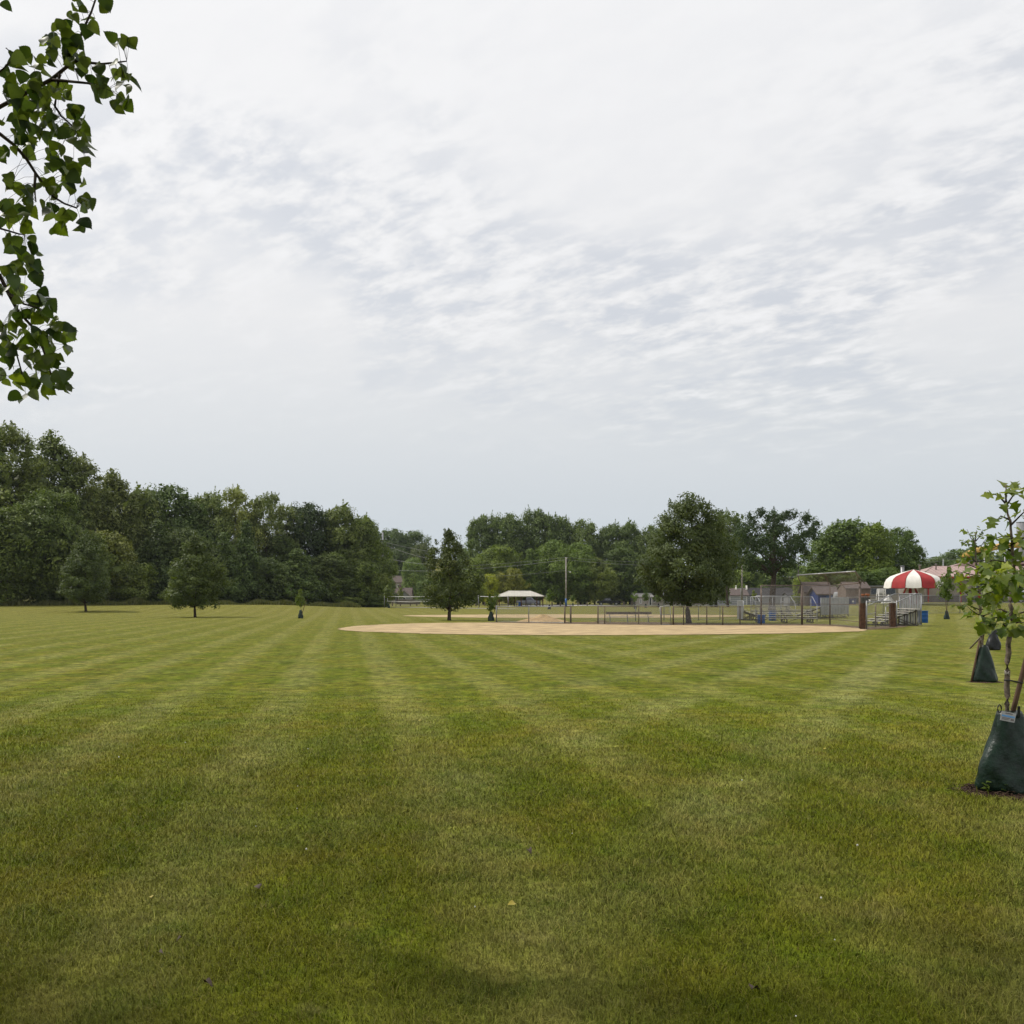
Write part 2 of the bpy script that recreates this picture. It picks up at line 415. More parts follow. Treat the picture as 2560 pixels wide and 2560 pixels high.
inf = [(845, 1573), (870, 1568), (920, 1563.5), (1000, 1560), (1100, 1557.8), (1200, 1557), (1330, 1559), (1450, 1561), (1600, 1563), (1800, 1564), (2000, 1564.5), (2080, 1566),
       (2140, 1571), (2165, 1576), (2140, 1579), (2000, 1583.5), (1800, 1586.5), (1600, 1588), (1450, 1588.5), (1300, 1588), (1150, 1586.5), (1020, 1583.5), (920, 1580), (860, 1576.5)]
soil = [(1220, 1555.6), (1320, 1555.6), (1420, 1555.2), (1520, 1554.6), (1640, 1555.4), (1760, 1558.6), (1900, 1559.5), (2060, 1560.2), (2160, 1566.5), (2250, 1564), (2262, 1567.5), (2180, 1574.5),
        (2120, 1571), (2060, 1567), (1900, 1565.5), (1700, 1564.5), (1500, 1562.5), (1320, 1559.5), (1220, 1558.2)]
sheet('soil_strip', [G(*p) for p in soil], M_SOIL, 0.012, 'strip of bare soil under the dugout and backstop fences', 0.10)
sheet('infield_dirt', [G(*p) for p in inf], M_DIRT, 0.020, 'tan skinned infield of the near ball field', 0.16, 10)
far_inf = [(6.5 + 17.6 * math.cos(a) * (1 + 0.06 * math.sin(3 * a)), 105 + 10.4 * math.sin(a)) for a in np.linspace(0, 2 * math.pi, 28, endpoint=False)]
sheet('infield_dirt', far_inf, M_DIRT, 0.016, 'tan infield of the farther ball field behind the fences', 0.12)


def strip(name, pts, w, mat_, z, label):
    mb = MB(); vs = []; fs = []
    dense = []
    for (a, b) in zip(pts[:-1], pts[1:]):
        k = max(2, int(math.hypot(b[0] - a[0], b[1] - a[1]) / 4))
        dense += [(a[0] + (b[0] - a[0]) * i / k, a[1] + (b[1] - a[1]) * i / k) for i in range(k)]
    dense.append(pts[-1])
    for i, p in enumerate(dense):
        q0, q1 = dense[max(0, i - 1)], dense[min(len(dense) - 1, i + 1)]
        tx, ty = q1[0] - q0[0], q1[1] - q0[1]; L = math.hypot(tx, ty); nx, ny = -ty / L * w / 2, tx / L * w / 2
        for s in (-1, 1): vs.append((p[0] + nx * s, p[1] + ny * s, tz(p[0] + nx * s, p[1] + ny * s) + z))
    for i in range(len(dense) - 1): fs.append((2 * i, 2 * i + 1, 2 * i + 3, 2 * i + 2))
    o = mb.add(vs, fs).build(name, mat_)
    if o.data.polygons[0].normal.z < 0: o.data.flip_normals()
    return tag(o, label, kind='structure')

strip('path', [(X(560, 205), 205), (X(840, 212), 212), (X(960, 205), 205), (X(1120, 188), 188), (X(1290, 170), 170)], 3.0, M_CONC, 0.05, 'pale concrete path crossing the lawn')
strip('road', [(-70, 262), (-20, 262), (40, 264), (110, 268), (190, 275)], 9.0, M_ASPH, 0.05, 'street behind the ball fields')
sheet('parking_lot', [(1.5, 236), (9, 232), (14, 240), (13, 257), (3, 257)], M_ASPH, 0.06, 'asphalt parking bay beside the picnic shelter')
sheet('gravel_bay', [(14.5, 240), (22, 236), (20, 256), (13.5, 256)], M_GRAVEL, 0.064, 'pale gravel next to the parking bay')
strip('dry_kerb', [(X(2290, 117), 117), (X(2420, 118), 118), (X(2620, 119), 119)], 0.5, M_CONC, 0.10, 'low pale kerb below the pool building')


def grass():
    """mown blades in front of the camera; they thin out and widen with distance until the lawn surface takes over"""
    d0, d1 = 4.0, 26.0; n = 620000
    q = 0.28                                             # blades per unit of d ~ d**-q
    r = RN.random(n); d = (d0 ** (1 - q) + r * (d1 ** (1 - q) - d0 ** (1 - q))) ** (1 / (1 - q))
    x = (RN.random(n) - 0.5) * 1.12 * d; y = d
    keep = (RN.random(n) > sstep(6, 24, d) ** 0.8) & ~(((x - 4.70) ** 2 / 0.42 ** 2 + (y - 9.72) ** 2 / 0.40 ** 2) < 1)
    x, y, d = x[keep], y[keep], d[keep]; n = len(x)
    k = (d / 4.5) ** 0.85
    clump = np.sin(x * 3.1 + 1.7 * np.sin(y * 2.3)) * np.sin(y * 2.7 + 1.3 * np.sin(x * 1.9))
    h = (0.024 + 0.012 * clump + RN.random(n) * 0.020) * k ** 0.25; h = np.maximum(h, 0.012)
    long = RN.random(n) < 0.025; h[long] *= 1.9
    h *= 1 - 0.75 * sstep(9, 23, d); w = (0.0028 + RN.random(n) * 0.0022) * k
    a = RN.random(n) * 2 * math.pi; lean = 0.25 + RN.random(n) * 1.15
    la = RN.random(n) * 2 * math.pi
    lx, ly = np.cos(la) * lean * h, np.sin(la) * lean * h
    cx, cy = np.cos(a) * w / 2, np.sin(a) * w / 2
    z0 = -0.004
    V = np.empty((n, 5, 3))
    V[:, 0] = np.stack([x - cx, y - cy, np.full(n, z0)], -1); V[:, 1] = np.stack([x + cx, y + cy, np.full(n, z0)], -1)
    V[:, 2] = np.stack([x - cx * .8 + lx * .35, y - cy * .8 + ly * .35, h * .6], -1); V[:, 3] = np.stack([x + cx * .8 + lx * .35, y + cy * .8 + ly * .35, h * .6], -1)
    V[:, 4] = np.stack([x + lx, y + ly, h * (1 - 0.25 * lean / 1.4)], -1)
    i = (np.arange(n) * 5)[:, None]
    F = np.concatenate([i + np.array([0, 1, 3]), i + np.array([0, 3, 2]), i + np.array([2, 3, 4])], 0)
    me = fast_mesh('grass', V.reshape(-1, 3), F, np.repeat(np.where(RN.random(n) < .07, .95, np.minimum(.85, RN.random(n) * .85 + .30 * sstep(7, 17, d))), 5))  # farther blades get a lighter colour to offset shadowing between blades
    tag(link('grass', me, M_BLADE), 'short mown grass blades of the near lawn', 'grass', kind='stuff')


def fast_mesh(name, V, F, tone=None):
    me = bpy.data.meshes.new(name); nf, k = F.shape
    me.vertices.add(len(V)); me.vertices.foreach_set('co', np.ascontiguousarray(V, dtype=np.float32).ravel())
    me.loops.add(nf * k); me.loops.foreach_set('vertex_index', np.ascontiguousarray(F, dtype=np.int32).ravel())
    me.polygons.add(nf); me.polygons.foreach_set('loop_start', np.arange(0, nf * k, k, dtype=np.int32))
    me.update(calc_edges=True)
    if tone is not None:
        at = me.attributes.new('tone', 'FLOAT', 'POINT'); at.data.foreach_set('value', np.ascontiguousarray(tone, dtype=np.float32))
    return me
grass()

# ------------------------------------------------------------------ trees
PROFILE = {
    'round': lambda t: np.sqrt(np.clip(1 - (2 * t - 1) ** 2, 0, 1)) ** 0.75,
    'oval': lambda t: np.sin(np.pi * np.clip(t, 0, 1) ** 0.72) ** 0.62,
    'cone': lambda t: np.clip(1 - t, 0, 1) ** 0.62 * (0.55 + 0.45 * sstep(0, 0.18, t)),
    'maple': lambda t: (0.62 + 0.38 * sstep(0, 0.22, t)) * np.clip(1 - np.clip((t - 0.22) / 0.80, 0, 1) ** 1.7, 0, 1) ** 0.72,
    'egg': lambda t: (0.66 + 0.34 * sstep(0, 0.2, t)) * np.clip(1 - np.clip((t - 0.16) / 0.86, 0, 1) ** 1.35, 0, 1) ** 0.8,
    'tall': lambda t: (0.80 + 0.2 * sstep(0, 0.5, t)) * np.sqrt(np.clip(1 - np.clip((t - 0.45) / 0.56, 0, 1) ** 2.2, 0, 1)),
    'vase': lambda t: (0.30 + 0.70 * sstep(0, 0.55, t)) * np.sqrt(np.clip(1 - np.clip((t - 0.5) / 0.52, 0, 1) ** 2.4, 0, 1)),
}


def leaf_quads(c, nrm, size, rng, aspect=0.62):
    n = len(c); t = rng.normal(size=(n, 3)); nrm = nrm / np.linalg.norm(nrm, axis=1, keepdims=True)
    t -= nrm * np.sum(t * nrm, 1, keepdims=True); t /= np.linalg.norm(t, axis=1, keepdims=True)
    b = np.cross(nrm, t); L = size[:, None] * 0.5; W = L * aspect
    V = np.stack([c - t * L, c + b * W * 0.9 - t * L * 0.15, c + t * L, c - b * W - t * L * 0.1], 1)
    return V.reshape(-1, 3), np.arange(4 * n, dtype=np.int32).reshape(n, 4)


def crown_mesh(name, seed, H, W, base, prof, clumps, per, cr, leaf, shoots=0, hollow=0.3, flat=0.75, fill=3):
    """leaf clumps spread through the crown's volume (more of them towards its outside); returns the mesh and the clump centres"""
    rng = np.random.default_rng(seed); z0 = base * H; f = PROFILE[prof]
    tt = np.linspace(0.01, 0.99, 200); w = f(tt) ** 1.3 + 0.06; w /= w.sum()
    t = rng.choice(tt, clumps, p=w) + rng.uniform(-.003, .003, clumps)
    a = rng.random(clumps) * 2 * np.pi; ph = rng.random(4) * 6.28
    lump = 1 + 0.20 * np.sin(2 * a + ph[0]) + 0.13 * np.sin(3 * a + 5 * t + ph[1]) + 0.10 * np.sin(7 * t + ph[2] + a) + 0.08 * np.sin(15 * t + ph[3] + 2 * a)
    rr = f(t) * W / 2 * lump * (hollow + (1 - hollow) * np.sqrt(rng.random(clumps)))
    zz = z0 + t * (H - z0)
    rc = cr * rng.uniform(0.55, 1.35, clumps) * (0.72 + 0.28 * f(t))
    rr = np.maximum(rr - rc * 0.5, 0)
    cc = np.stack([rr * np.cos(a), rr * np.sin(a), np.minimum(zz, H - rc * 0.75 * flat)], -1)
    num = np.maximum(8, (per * (rc / cr) ** 2 * rng.uniform(0.7, 1.25, clumps)).astype(int))
    idx = np.repeat(np.arange(clumps), num); n = len(idx)
    v = rng.normal(size=(n, 3)); v[:, 2] += 0.25; v /= np.linalg.norm(v, axis=1, keepdims=True)
    rad = rc[idx] * (0.40 + 0.68 * rng.random(n) ** 0.6)
    c = cc[idx] + v * rad[:, None] * np.array([1, 1, flat])
    out = cc[idx].copy(); out[:, 2] -= z0 + (H - z0) * 0.4; out /= (np.linalg.norm(out, axis=1, keepdims=True) + 1e-6)
    nrm = v * 0.85 + out * 0.30 + rng.normal(size=(n, 3)) * 0.42 + np.array([0, 0, 0.30])
    tone = np.clip(rng.random(clumps)[idx] * 0.7 + rng.random(n) * 0.35, 0, 1)
    size = leaf * rng.uniform(0.65, 1.3, n)
    if shoots:                                            # upright leafy shoots that break the outline
        top = cc[rng.choice(np.argsort(-(cc[:, 2] + np.hypot(cc[:, 0], cc[:, 1]) * 0.55))[:max(10, clumps // 3)], shoots)]
        m = 34; s = np.tile(np.linspace(0, 1, m), shoots); k = np.repeat(np.arange(shoots), m)
        hgt = rng.uniform(0.5, 1.35, shoots)[k] * cr * 0.95
        dirs = np.stack([rng.normal(size=shoots) * 0.28 + top[:, 0] / W * 0.5, rng.normal(size=shoots) * 0.28 + top[:, 1] / W * 0.5, np.ones(shoots)], -1)[k]
        sc_ = top[k] + dirs * (s * hgt)[:, None] + rng.normal(size=(len(k), 3)) * (cr * 0.17 * (1.1 - s))[:, None]
        c = np.concatenate([c, sc_]); nrm = np.concatenate([nrm, rng.normal(size=(len(k), 3)) + [0, 0, .2]])
        tone = np.concatenate([tone, np.clip(0.35 + 0.5 * rng.random(len(k)), 0, 1)]); size = np.concatenate([size, leaf * rng.uniform(0.55, 1.0, len(k))])
    k = np.repeat(np.arange(clumps), fill); nf = len(k)    # broad inner sprays close the heart of each clump
    c = np.concatenate([c, cc[k] + rng.normal(size=(nf, 3)) * (rc[k] * 0.28)[:, None]]); nrm = np.concatenate([nrm, rng.normal(size=(nf, 3)) + [0, -.3, .3]])
    tone = np.concatenate([tone, rng.random(nf) * 0.6]); size = np.concatenate([size, rc[k] * rng.uniform(0.7, 1.15, nf)])
    V, F = leaf_quads(c, nrm, size, rng)
    return fast_mesh(name, V, F, np.repeat(tone, 4)), cc


def trunk_mesh(name, seed, H, base, r, cc, limbs=12, top=0.78, bend=0.03):
    rr = random.Random(seed); mb = MB()
    zs = [0, 0.03 * H, 0.10 * H, base * H * 1.05 + 0.1, 0.45 * H, top * H]
    zs = sorted(set(zs)); ph = rr.random() * 6
    pts = [(bend * H * math.sin(z / H * 4 + ph) * min(1, z / (0.3 * H)), bend * H * 0.6 * math.cos(z / H * 3 + ph) * min(1, z / (0.3 * H)), z) for z in zs]
    rad = [r * (1.22 if z == 0 else 1.08 if z <= 0.031 * H else 1.0 - 0.85 * (z / (top * H)) ** 1.1) for z in zs]
    mb.tube(pts, [max(x, 0.02) for x in rad], 10)
    def at(z):
        for (p, q) in zip(pts[:-1], pts[1:]):
            if p[2] <= z <= q[2]:
                t = (z - p[2]) / (q[2] - p[2] + 1e-9); return Vector(p).lerp(Vector(q), t)
        return Vector(pts[-1])
    order = sorted(range(len(cc)), key=lambda i: rr.random())[:limbs]
    for i in order:
        e = Vector(cc[i]); z = min(max(base * H * 0.95, e.z - math.hypot(e.x, e.y) * rr.uniform(0.5, 0.9)), top * H * 0.95)
        s = at(z); r0 = r * (1.0 - 0.85 * (z / (top * H)) ** 1.1) * 0.5
        mid = s.lerp(e, 0.5) + Vector((rr.uniform(-1, 1), rr.uniform(-1, 1), rr.uniform(0, 1.2))) * (e - s).length * 0.07
        mb.tube([s, mid, e], [max(r0, .015), max(r0 * .6, .012), max(r0 * .2, .008)], 6, False)
    me = bpy.data.meshes.new(name)
    me.from_pydata(mb.v, [], mb.f); me.shade_smooth(); me.update(); me.materials.append(M_BARK)
    return me

PROTO = {}
def proto(key, **kw):
    tr = kw.pop('trunk', 0.3); limbs = kw.pop('limbs', 10); lm = kw.pop('leafmat', L_WOODS); top = kw.pop('top', 0.78)
    me, cc = crown_mesh('crown_' + key, **kw); me.materials.append(lm)
    PROTO[key] = (me, trunk_mesh('trunk_' + key, kw['seed'], kw['H'], kw['base'], tr, cc, limbs, top), kw['H'], kw['W'])


def plant_tree(name, key, label, cat, x, y, H, W, col=(1, 1, 1), rot=None, group=None, z=None):
    me, tm, h0, w0 = PROTO[key]
    e = empty(name, (x, y, (tz(x, y) if z is None else z) - 0.05), label, cat, group)
    e.rotation_euler.z = R.uniform(0, 6.28) if rot is None else rot
    sx, sz = W / w0, H / h0
    t = link('trunk', tm, None, e); t.scale = (sz, sz, sz) if sz < sx else (sx, sx, sz)
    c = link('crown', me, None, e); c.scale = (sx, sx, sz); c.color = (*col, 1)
    return e

# woodland prototypes (leaf faces stand for leafy sprigs at this distance)
proto('cottonwood_a', seed=1, H=27, W=13, base=0.06, prof='tall', clumps=430, per=72, cr=1.5, leaf=0.44, shoots=70, trunk=0.45, limbs=14)
proto('cottonwood_b', seed=2, H=27, W=12, base=0.08, prof='oval', clumps=410, per=72, cr=1.5, leaf=0.44, shoots=60, trunk=0.42, limbs=14)
proto('broad_a', seed=3, H=20, W=13, base=0.05, prof='round', clumps=330, per=80, cr=1.6, leaf=0.42, shoots=14, trunk=0.4)
proto('broad_b', seed=4, H=20, W=12, base=0.05, prof='tall', clumps=330, per=76, cr=1.5, leaf=0.42, shoots=30, trunk=0.4)
proto('airy', seed=5, H=22, W=11, base=0.35, prof='vase', clumps=150, per=76, cr=1.25, leaf=0.36, shoots=40, trunk=0.3, limbs=26, top=0.9)
proto('bushy', seed=6, H=9, W=8.5, base=0.02, prof='round', clumps=160, per=75, cr=1.15, leaf=0.34, shoots=8, trunk=0.16)
proto('conical', seed=8, H=12, W=8.5, base=0.03, prof='cone', clumps=220, per=72, cr=1.1, leaf=0.34, shoots=6, trunk=0.2)

EDGE = 'trees along the wooded edge'
# the wood on the left: (picture x, picture y of its top, picture width, distance, kind, tint)
woods = [(-95, 1090, 190, 160, 'cottonwood_b', (.95, 1, .9)), (25, 1064, 200, 160, 'cottonwood_a', (1.05, 1.05, 1)), (128, 1076, 170, 166, 'cottonwood_b', (1.0, 1.02, 1)), (205, 1140, 150, 170, 'cottonwood_a', (1.05, 1.03, 1)),
         (280, 1172, 150, 176, 'cottonwood_b', (1.08, 1.05, 1.05)), (352, 1222, 130, 180, 'broad_b', (1.1, 1.1, 1.05)), (432, 1214, 170, 186, 'broad_a', (.80, .88, .85)), (520, 1232, 120, 190, 'broad_b', (1.15, 1.16, 1.2)),
         (592, 1218, 110, 194, 'cottonwood_a', (1.5, 1.4, 1.35)), (664, 1232, 110, 198, 'airy', (1.05, 1.05, 1.1)), (716, 1264, 100, 204, 'airy', (1.15, 1.15, 1.2)), (774, 1258, 120, 206, 'broad_a', (.62, .68, .72)),
         (850, 1264, 130, 208, 'broad_b', (1.0, 1.02, .9)), (908, 1290, 110, 212, 'broad_b', (1.0, 1.05, .85)), (938, 1345, 90, 213, 'broad_a', (.98, 1.05, .8))]
nth = ['first', 'second', 'third', 'fourth', 'fifth', 'sixth', 'seventh', 'eighth', 'ninth', 'tenth', 'eleventh', 'twelfth', 'thirteenth', 'fourteenth', 'fifteenth', 'sixteenth', 'seventeenth', 'eighteenth']
look = {'cottonwood_a': 'tall shaggy tree with upright shoots', 'cottonwood_b': 'tall leafy tree with feathery top', 'broad_a': 'dense broad-headed tree', 'broad_b': 'bushy green tree', 'airy': 'thin airy tree with sky showing through', 'bushy': 'low rounded bush', 'conical': 'dark drooping conical tree'}
for i, (px, py, w, d, key, col) in enumerate(woods):
    col = tuple(1 + (v - 1) * 1.7 for v in col)
    x = X(px, d); z = tz(x, d)
    plant_tree('woodland_tree', key, '%s, %s from left in the wood' % (look[key], nth[i]), 'tree', x, d, Z(py, d) - z, w / FPX * d * 1.12, col, group=EDGE)
front = [(18, 1268, 170, 148, 'broad_b', (.92, .98, .8)), (120, 1220, 160, 152, 'broad_a', (.85, .95, .75)), (205, 1330, 140, 152, 'bushy', (.95, 1, .85)), (262, 1330, 170, 158, 'bushy', (1.15, 1.05, .8)), (310, 1400, 120, 158, 'bushy', (1.0, 1.05, .8)),
         (395, 1300, 130, 172, 'conical', (.62, .72, .72)), (468, 1320, 130, 176, 'broad_a', (.66, .74, .72)), (560, 1330, 120, 180, 'conical', (.72, .86, .80)), (615, 1300, 120, 184, 'conical', (.60, .74, .68)), (665, 1395, 120, 186, 'bushy', (.66, .76, .7)),
         (745, 1372, 150, 190, 'conical', (.82, .95, .82)), (690, 1335, 110, 200, 'broad_a', (.75, .85, .8)), (828, 1380, 130, 200, 'broad_b', (.80, .88, .75)), (900, 1400, 110, 204, 'bushy', (.92, 1.02, .7)), (948, 1432, 70, 205, 'bushy', (1.15, 1.15, .7)), (875, 1492, 80, 196, 'bushy', (1.05, 1.1, .75)), (930, 1485, 60, 200, 'bushy', (.7, .8, .65))]
for i, (px, py, w, d, key, col) in enumerate(front):
    x = X(px, d); z = tz(x, d)
    plant_tree('woodland_tree', key, '%s, %s from left at wood front' % (look[key], nth[i]), 'tree', x, d, Z(py, d) - z, w / FPX * d * 1.1, col, group=EDGE)

FAR = 'trees far behind the street'
backs = [(1210, 1288, 100, 290, 'broad_b', (.92, 1.05, 1.1), 'tall cottonwood at the left end of the far row behind shelter'), (1275, 1284, 100, 292, 'broad_a', (.90, 1.02, 1.05), 'second tall tree from left in the far row behind shelter'),
         (1345, 1274, 110, 294, 'broad_b', (.86, .98, 1.02), 'tallest tree of the far row, right above the shelter roof'), (1405, 1292, 90, 296, 'broad_b', (.9, 1.02, 1.0), 'tall tree of the far row just left of the lamp pole'),
         (1462, 1298, 100, 296, 'broad_a', (.95, 1.05, 1.0), 'tall tree of far row above the round tree'), (1528, 1310, 90, 294, 'broad_b', (.85, .98, .98), 'tall tree of far row right of the round tree'),
         (1575, 1306, 90, 292, 'broad_b', (.88, 1.0, .95), 'tall narrow tree of far row left of the big maple'), (1632, 1312, 90, 290, 'broad_a', (.9, 1.0, .9), 'tree of the far row half hidden behind the maple'),
         (1240, 1362, 110, 276, 'broad_a', (1.15, 1.25, .72), 'bright green tree low in front of the far row, left end'), (1325, 1372, 90, 278, 'conical', (1.0, 1.2, .72), 'green pyramidal tree behind the middle of shelter'),
         (1395, 1350, 110, 276, 'broad_a', (.95, 1.15, .62), 'dark green tree directly left of the lamp pole'), (1452, 1356, 100, 274, 'broad_a', (.95, 1.15, .62), 'dark green tree right behind the lamp pole'), (1560, 1370, 120, 278, 'broad_b', (.72, .85, .68), 'dark tree between round tree and maple'), (1640, 1390, 120, 280, 'broad_a', (.72, .85, .68), 'dark tree behind the lower left of the maple'),
         (1226, 1436, 56, 268, 'bushy', (2.6, 2.3, .5), 'yellow-green shrub left of the picnic shelter'), (1278, 1422, 66, 270, 'bushy', (1.7, 1.45, .8), 'olive rounded tree above the shelter roof'), (1182, 1436, 70, 262, 'bushy', (1.25, 1.3, .6), 'green shrub right of the lone oak'), (1110, 1438, 90, 262, 'bushy', (.9, 1.05, .6), 'dark green shrub left behind the lone oak'), (1070, 1450, 60, 262, 'bushy', (.75, .92, .6), 'low dark bush beside the far brown-roofed house'),
         (985, 1322, 80, 395, 'broad_a', (.78, .92, 1.15), 'bluish far tree with forked top behind the metal pole'), (1028, 1326, 80, 400, 'broad_a', (.78, .92, 1.15), 'bluish far tree on the hill, right of the forked one'), (935, 1324, 60, 390, 'broad_b', (.85, .98, 1.15), 'far tree on the hill at the end of the wood'), (1055, 1358, 70, 380, 'bushy', (.70, .74, .80), 'dark rounded far tree on the hill'), (1000, 1372, 60, 385, 'bushy', (.66, .78, .9), 'low dark far tree under the forked one'),  # bluish tints put part of the distance haze into the leaf colour
         (1032, 1396, 66, 330, 'bushy', (1.15, 1.35, 1.15), 'light green far tree above the brown-roofed house'), (1165, 1370, 70, 350, 'broad_a', (.8, .95, .95), 'far dark tree behind the lone oak'), (1195, 1400, 70, 340, 'broad_a', (.8, .95, .9), 'far tree low at the gap right of the lone oak'), (965, 1440, 60, 300, 'bushy', (.75, .9, .7), 'dark bush at the corner of the wood'),
         (1820, 1276, 110, 205, 'airy', (.85, .95, .95), 'loose tree with bare twigs between the maple and the big oak'), (1790, 1300, 100, 210, 'broad_b', (.85, .95, .85), 'tree behind the right shoulder of the maple'), (1880, 1392, 120, 300, 'bushy', (.8, .95, .8), 'far tree left of the big oak trunk'), (1850, 1425, 90, 296, 'bushy', (1.35, 1.5, .9), 'light green far bush left of the big oak'), (1910, 1428, 80, 296, 'bushy', (1.2, 1.4, .9), 'second light green far bush left of the big oak'),
         (1985, 1412, 120, 300, 'bushy', (1.1, 1.3, .85), 'light green far bush right of the big oak'), (2035, 1402, 90, 290, 'bushy', (.95, 1.15, .8), 'far bush behind the backstop'), (2010, 1440, 60, 230, 'bushy', (1.6, 1.6, .7), 'yellow-green bush above the grey shed'), (2040, 1450, 70, 225, 'bushy', (1.3, 1.35, .6), 'olive bush behind the blue shed'),
         (2115, 1300, 170, 172, 'broad_b', (.80, .98, .78), 'large dark tree behind the backstop'), (2075, 1335, 100, 176, 'broad_b', (.8, .98, .78), 'tree between the big oak and large dark tree'), (2185, 1308, 110, 168, 'broad_b', (1.1, 1.25, .62), 'bright green tree left of the striped canopy'), (2255, 1318, 110, 174, 'broad_a', (.66, .85, .62), 'dark tree directly above the striped canopy'), (2215, 1420, 110, 160, 'bushy', (.8, 1, .6), 'low green tree behind the brown shed'), (2150, 1430, 110, 158, 'bushy', (.6, .78, .55), 'low dark tree behind the propane tank'),
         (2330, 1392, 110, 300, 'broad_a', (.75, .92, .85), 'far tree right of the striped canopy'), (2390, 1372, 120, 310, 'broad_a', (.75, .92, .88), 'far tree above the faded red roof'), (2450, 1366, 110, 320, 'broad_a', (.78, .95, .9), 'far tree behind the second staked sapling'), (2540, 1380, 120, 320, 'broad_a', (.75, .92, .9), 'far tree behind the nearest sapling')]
for (px, py, w, d, key, col, lab) in backs:
    x = X(px, d); z = tz(x, d)
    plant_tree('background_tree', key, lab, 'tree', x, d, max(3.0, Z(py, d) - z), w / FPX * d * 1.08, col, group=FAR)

# single trees on the grass
proto('maple', seed=21, H=9.8, W=7.9, base=0.17, prof='maple', clumps=460, per=110, cr=0.66, leaf=0.18, shoots=60, trunk=0.21, limbs=16, leafmat=L_MAPLE, hollow=0.26, top=0.80, fill=1)
proto('pin_oak', seed=28, H=7.7, W=4.7, base=0.11, prof='maple', clumps=190, per=95, cr=0.48, leaf=0.16, shoots=60, trunk=0.15, limbs=12, leafmat=L_MAPLE, hollow=0.25, top=0.9, fill=2)
proto('young_ash', seed=23, H=8.2, W=6.4, base=0.13, prof='egg', clumps=280, per=100, cr=0.58, leaf=0.18, shoots=30, trunk=0.13, limbs=12, leafmat=L_MAPLE, hollow=0.25, top=0.9, fill=2)
proto('young_ash_b', seed=24, H=10.6, W=7.0, base=0.11, prof='egg', clumps=280, per=100, cr=0.66, leaf=0.20, shoots=30, trunk=0.15, limbs=12, leafmat=L_MAPLE, hollow=0.25, top=0.9, fill=2)
proto('big_oak', seed=25, H=14.2, W=12, base=0.36, prof='round', clumps=210, per=110, cr=1.0, leaf=0.27, shoots=20, trunk=0.55, limbs=26, leafmat=L_MAPLE, hollow=0.45, top=0.8)
proto('round_tree', seed=26, H=11.5, W=11.5, base=0.06, prof='oval', clumps=320, per=85, cr=0.95, leaf=0.28, shoots=10, trunk=0.2, limbs=12, leafmat=L_MAPLE, hollow=0.35)

def lone(name, key, px, py, top, w, lab, col, zoff=0.0):
    d = D(py)
    for _ in range(8): d = FPX * (CAM_H - tz(X(px, d), d)) / (py - HOR)
    x = X(px, d); z = tz(x, d)
    return plant_tree(name, key, lab, 'tree', x, d, Z(top, d) - z, w / FPX * d, col)
lone('maple_tree', 'maple', 1722, 1558, 1228, 250, 'big rounded maple standing behind the dugout fence', (.96, .96, .95))
lone('oak_tree', 'pin_oak', 1123, 1551, 1324, 140, 'lone dark conical tree between the two ball fields', (.95, .92, .8))
lone('ash_tree', 'young_ash', 488, 1543, 1338, 170, 'lone rounded-conical young tree nearest to the wood edge, right one of two', (1.05, 1.05, .85))
lone('ash_tree', 'young_ash_b', 215, 1533, 1322, 145, 'lone grey-green young tree at far left, left one of two', (.92, .95, .88))
d = 150; plant_tree('oak_tree', 'big_oak', 'large dark oak with thick bare trunk rising behind the bleachers', 'tree', X(1930, d), d, Z(1272, d), 196 / FPX * d, (.52, .66, .60), rot=2.2)
d = 272; plant_tree('round_tree', 'round_tree', 'round dense tree beside the lamp pole and black pickup', 'tree', X(1487, d), d, Z(1392, d), 128 / FPX * d, (1.75, 1.6, .95))


def weeds():
    """tall rough grass left unmown along the foot of the wood"""
    n = 26000; u = RN.random(n); px = -60 + u * 960
    d = np.interp(px, [-60, 100, 300, 500, 700, 900], [146, 149, 152, 166, 178, 190]) + RN.random(n) * 9 - 2
    x = (px - 1280) / FPX * d; z = terrain(x, d)
    h = (0.35 + 0.75 * RN.random(n)) * (0.75 + 0.5 * np.sin(px * 0.06) * np.sin(px * 0.023)); w = 0.05 + 0.07 * RN.random(n)
    a = RN.random(n) * 6.28; lx, ly = (RN.random(n) - .5) * h * .7, (RN.random(n) - .5) * h * .7
    V = np.stack([np.stack([x - np.cos(a) * w, d - np.sin(a) * w, z - .05], -1), np.stack([x + np.cos(a) * w, d + np.sin(a) * w, z - .05], -1), np.stack([x + lx, d + ly, z + h], -1)], 1).reshape(-1, 3)
    me = fast_mesh('weeds', V, np.arange(3 * n, dtype=np.int32).reshape(n, 3), np.repeat(RN.random(n), 3))
    o = tag(link('weeds', me, leaf_mat('weed_leaves', (0.06, 0.075, 0.018), (0.15, 0.15, 0.05), 0.3)), 'tall unmown weeds along the foot of the wood', 'weeds', kind='stuff')
weeds()


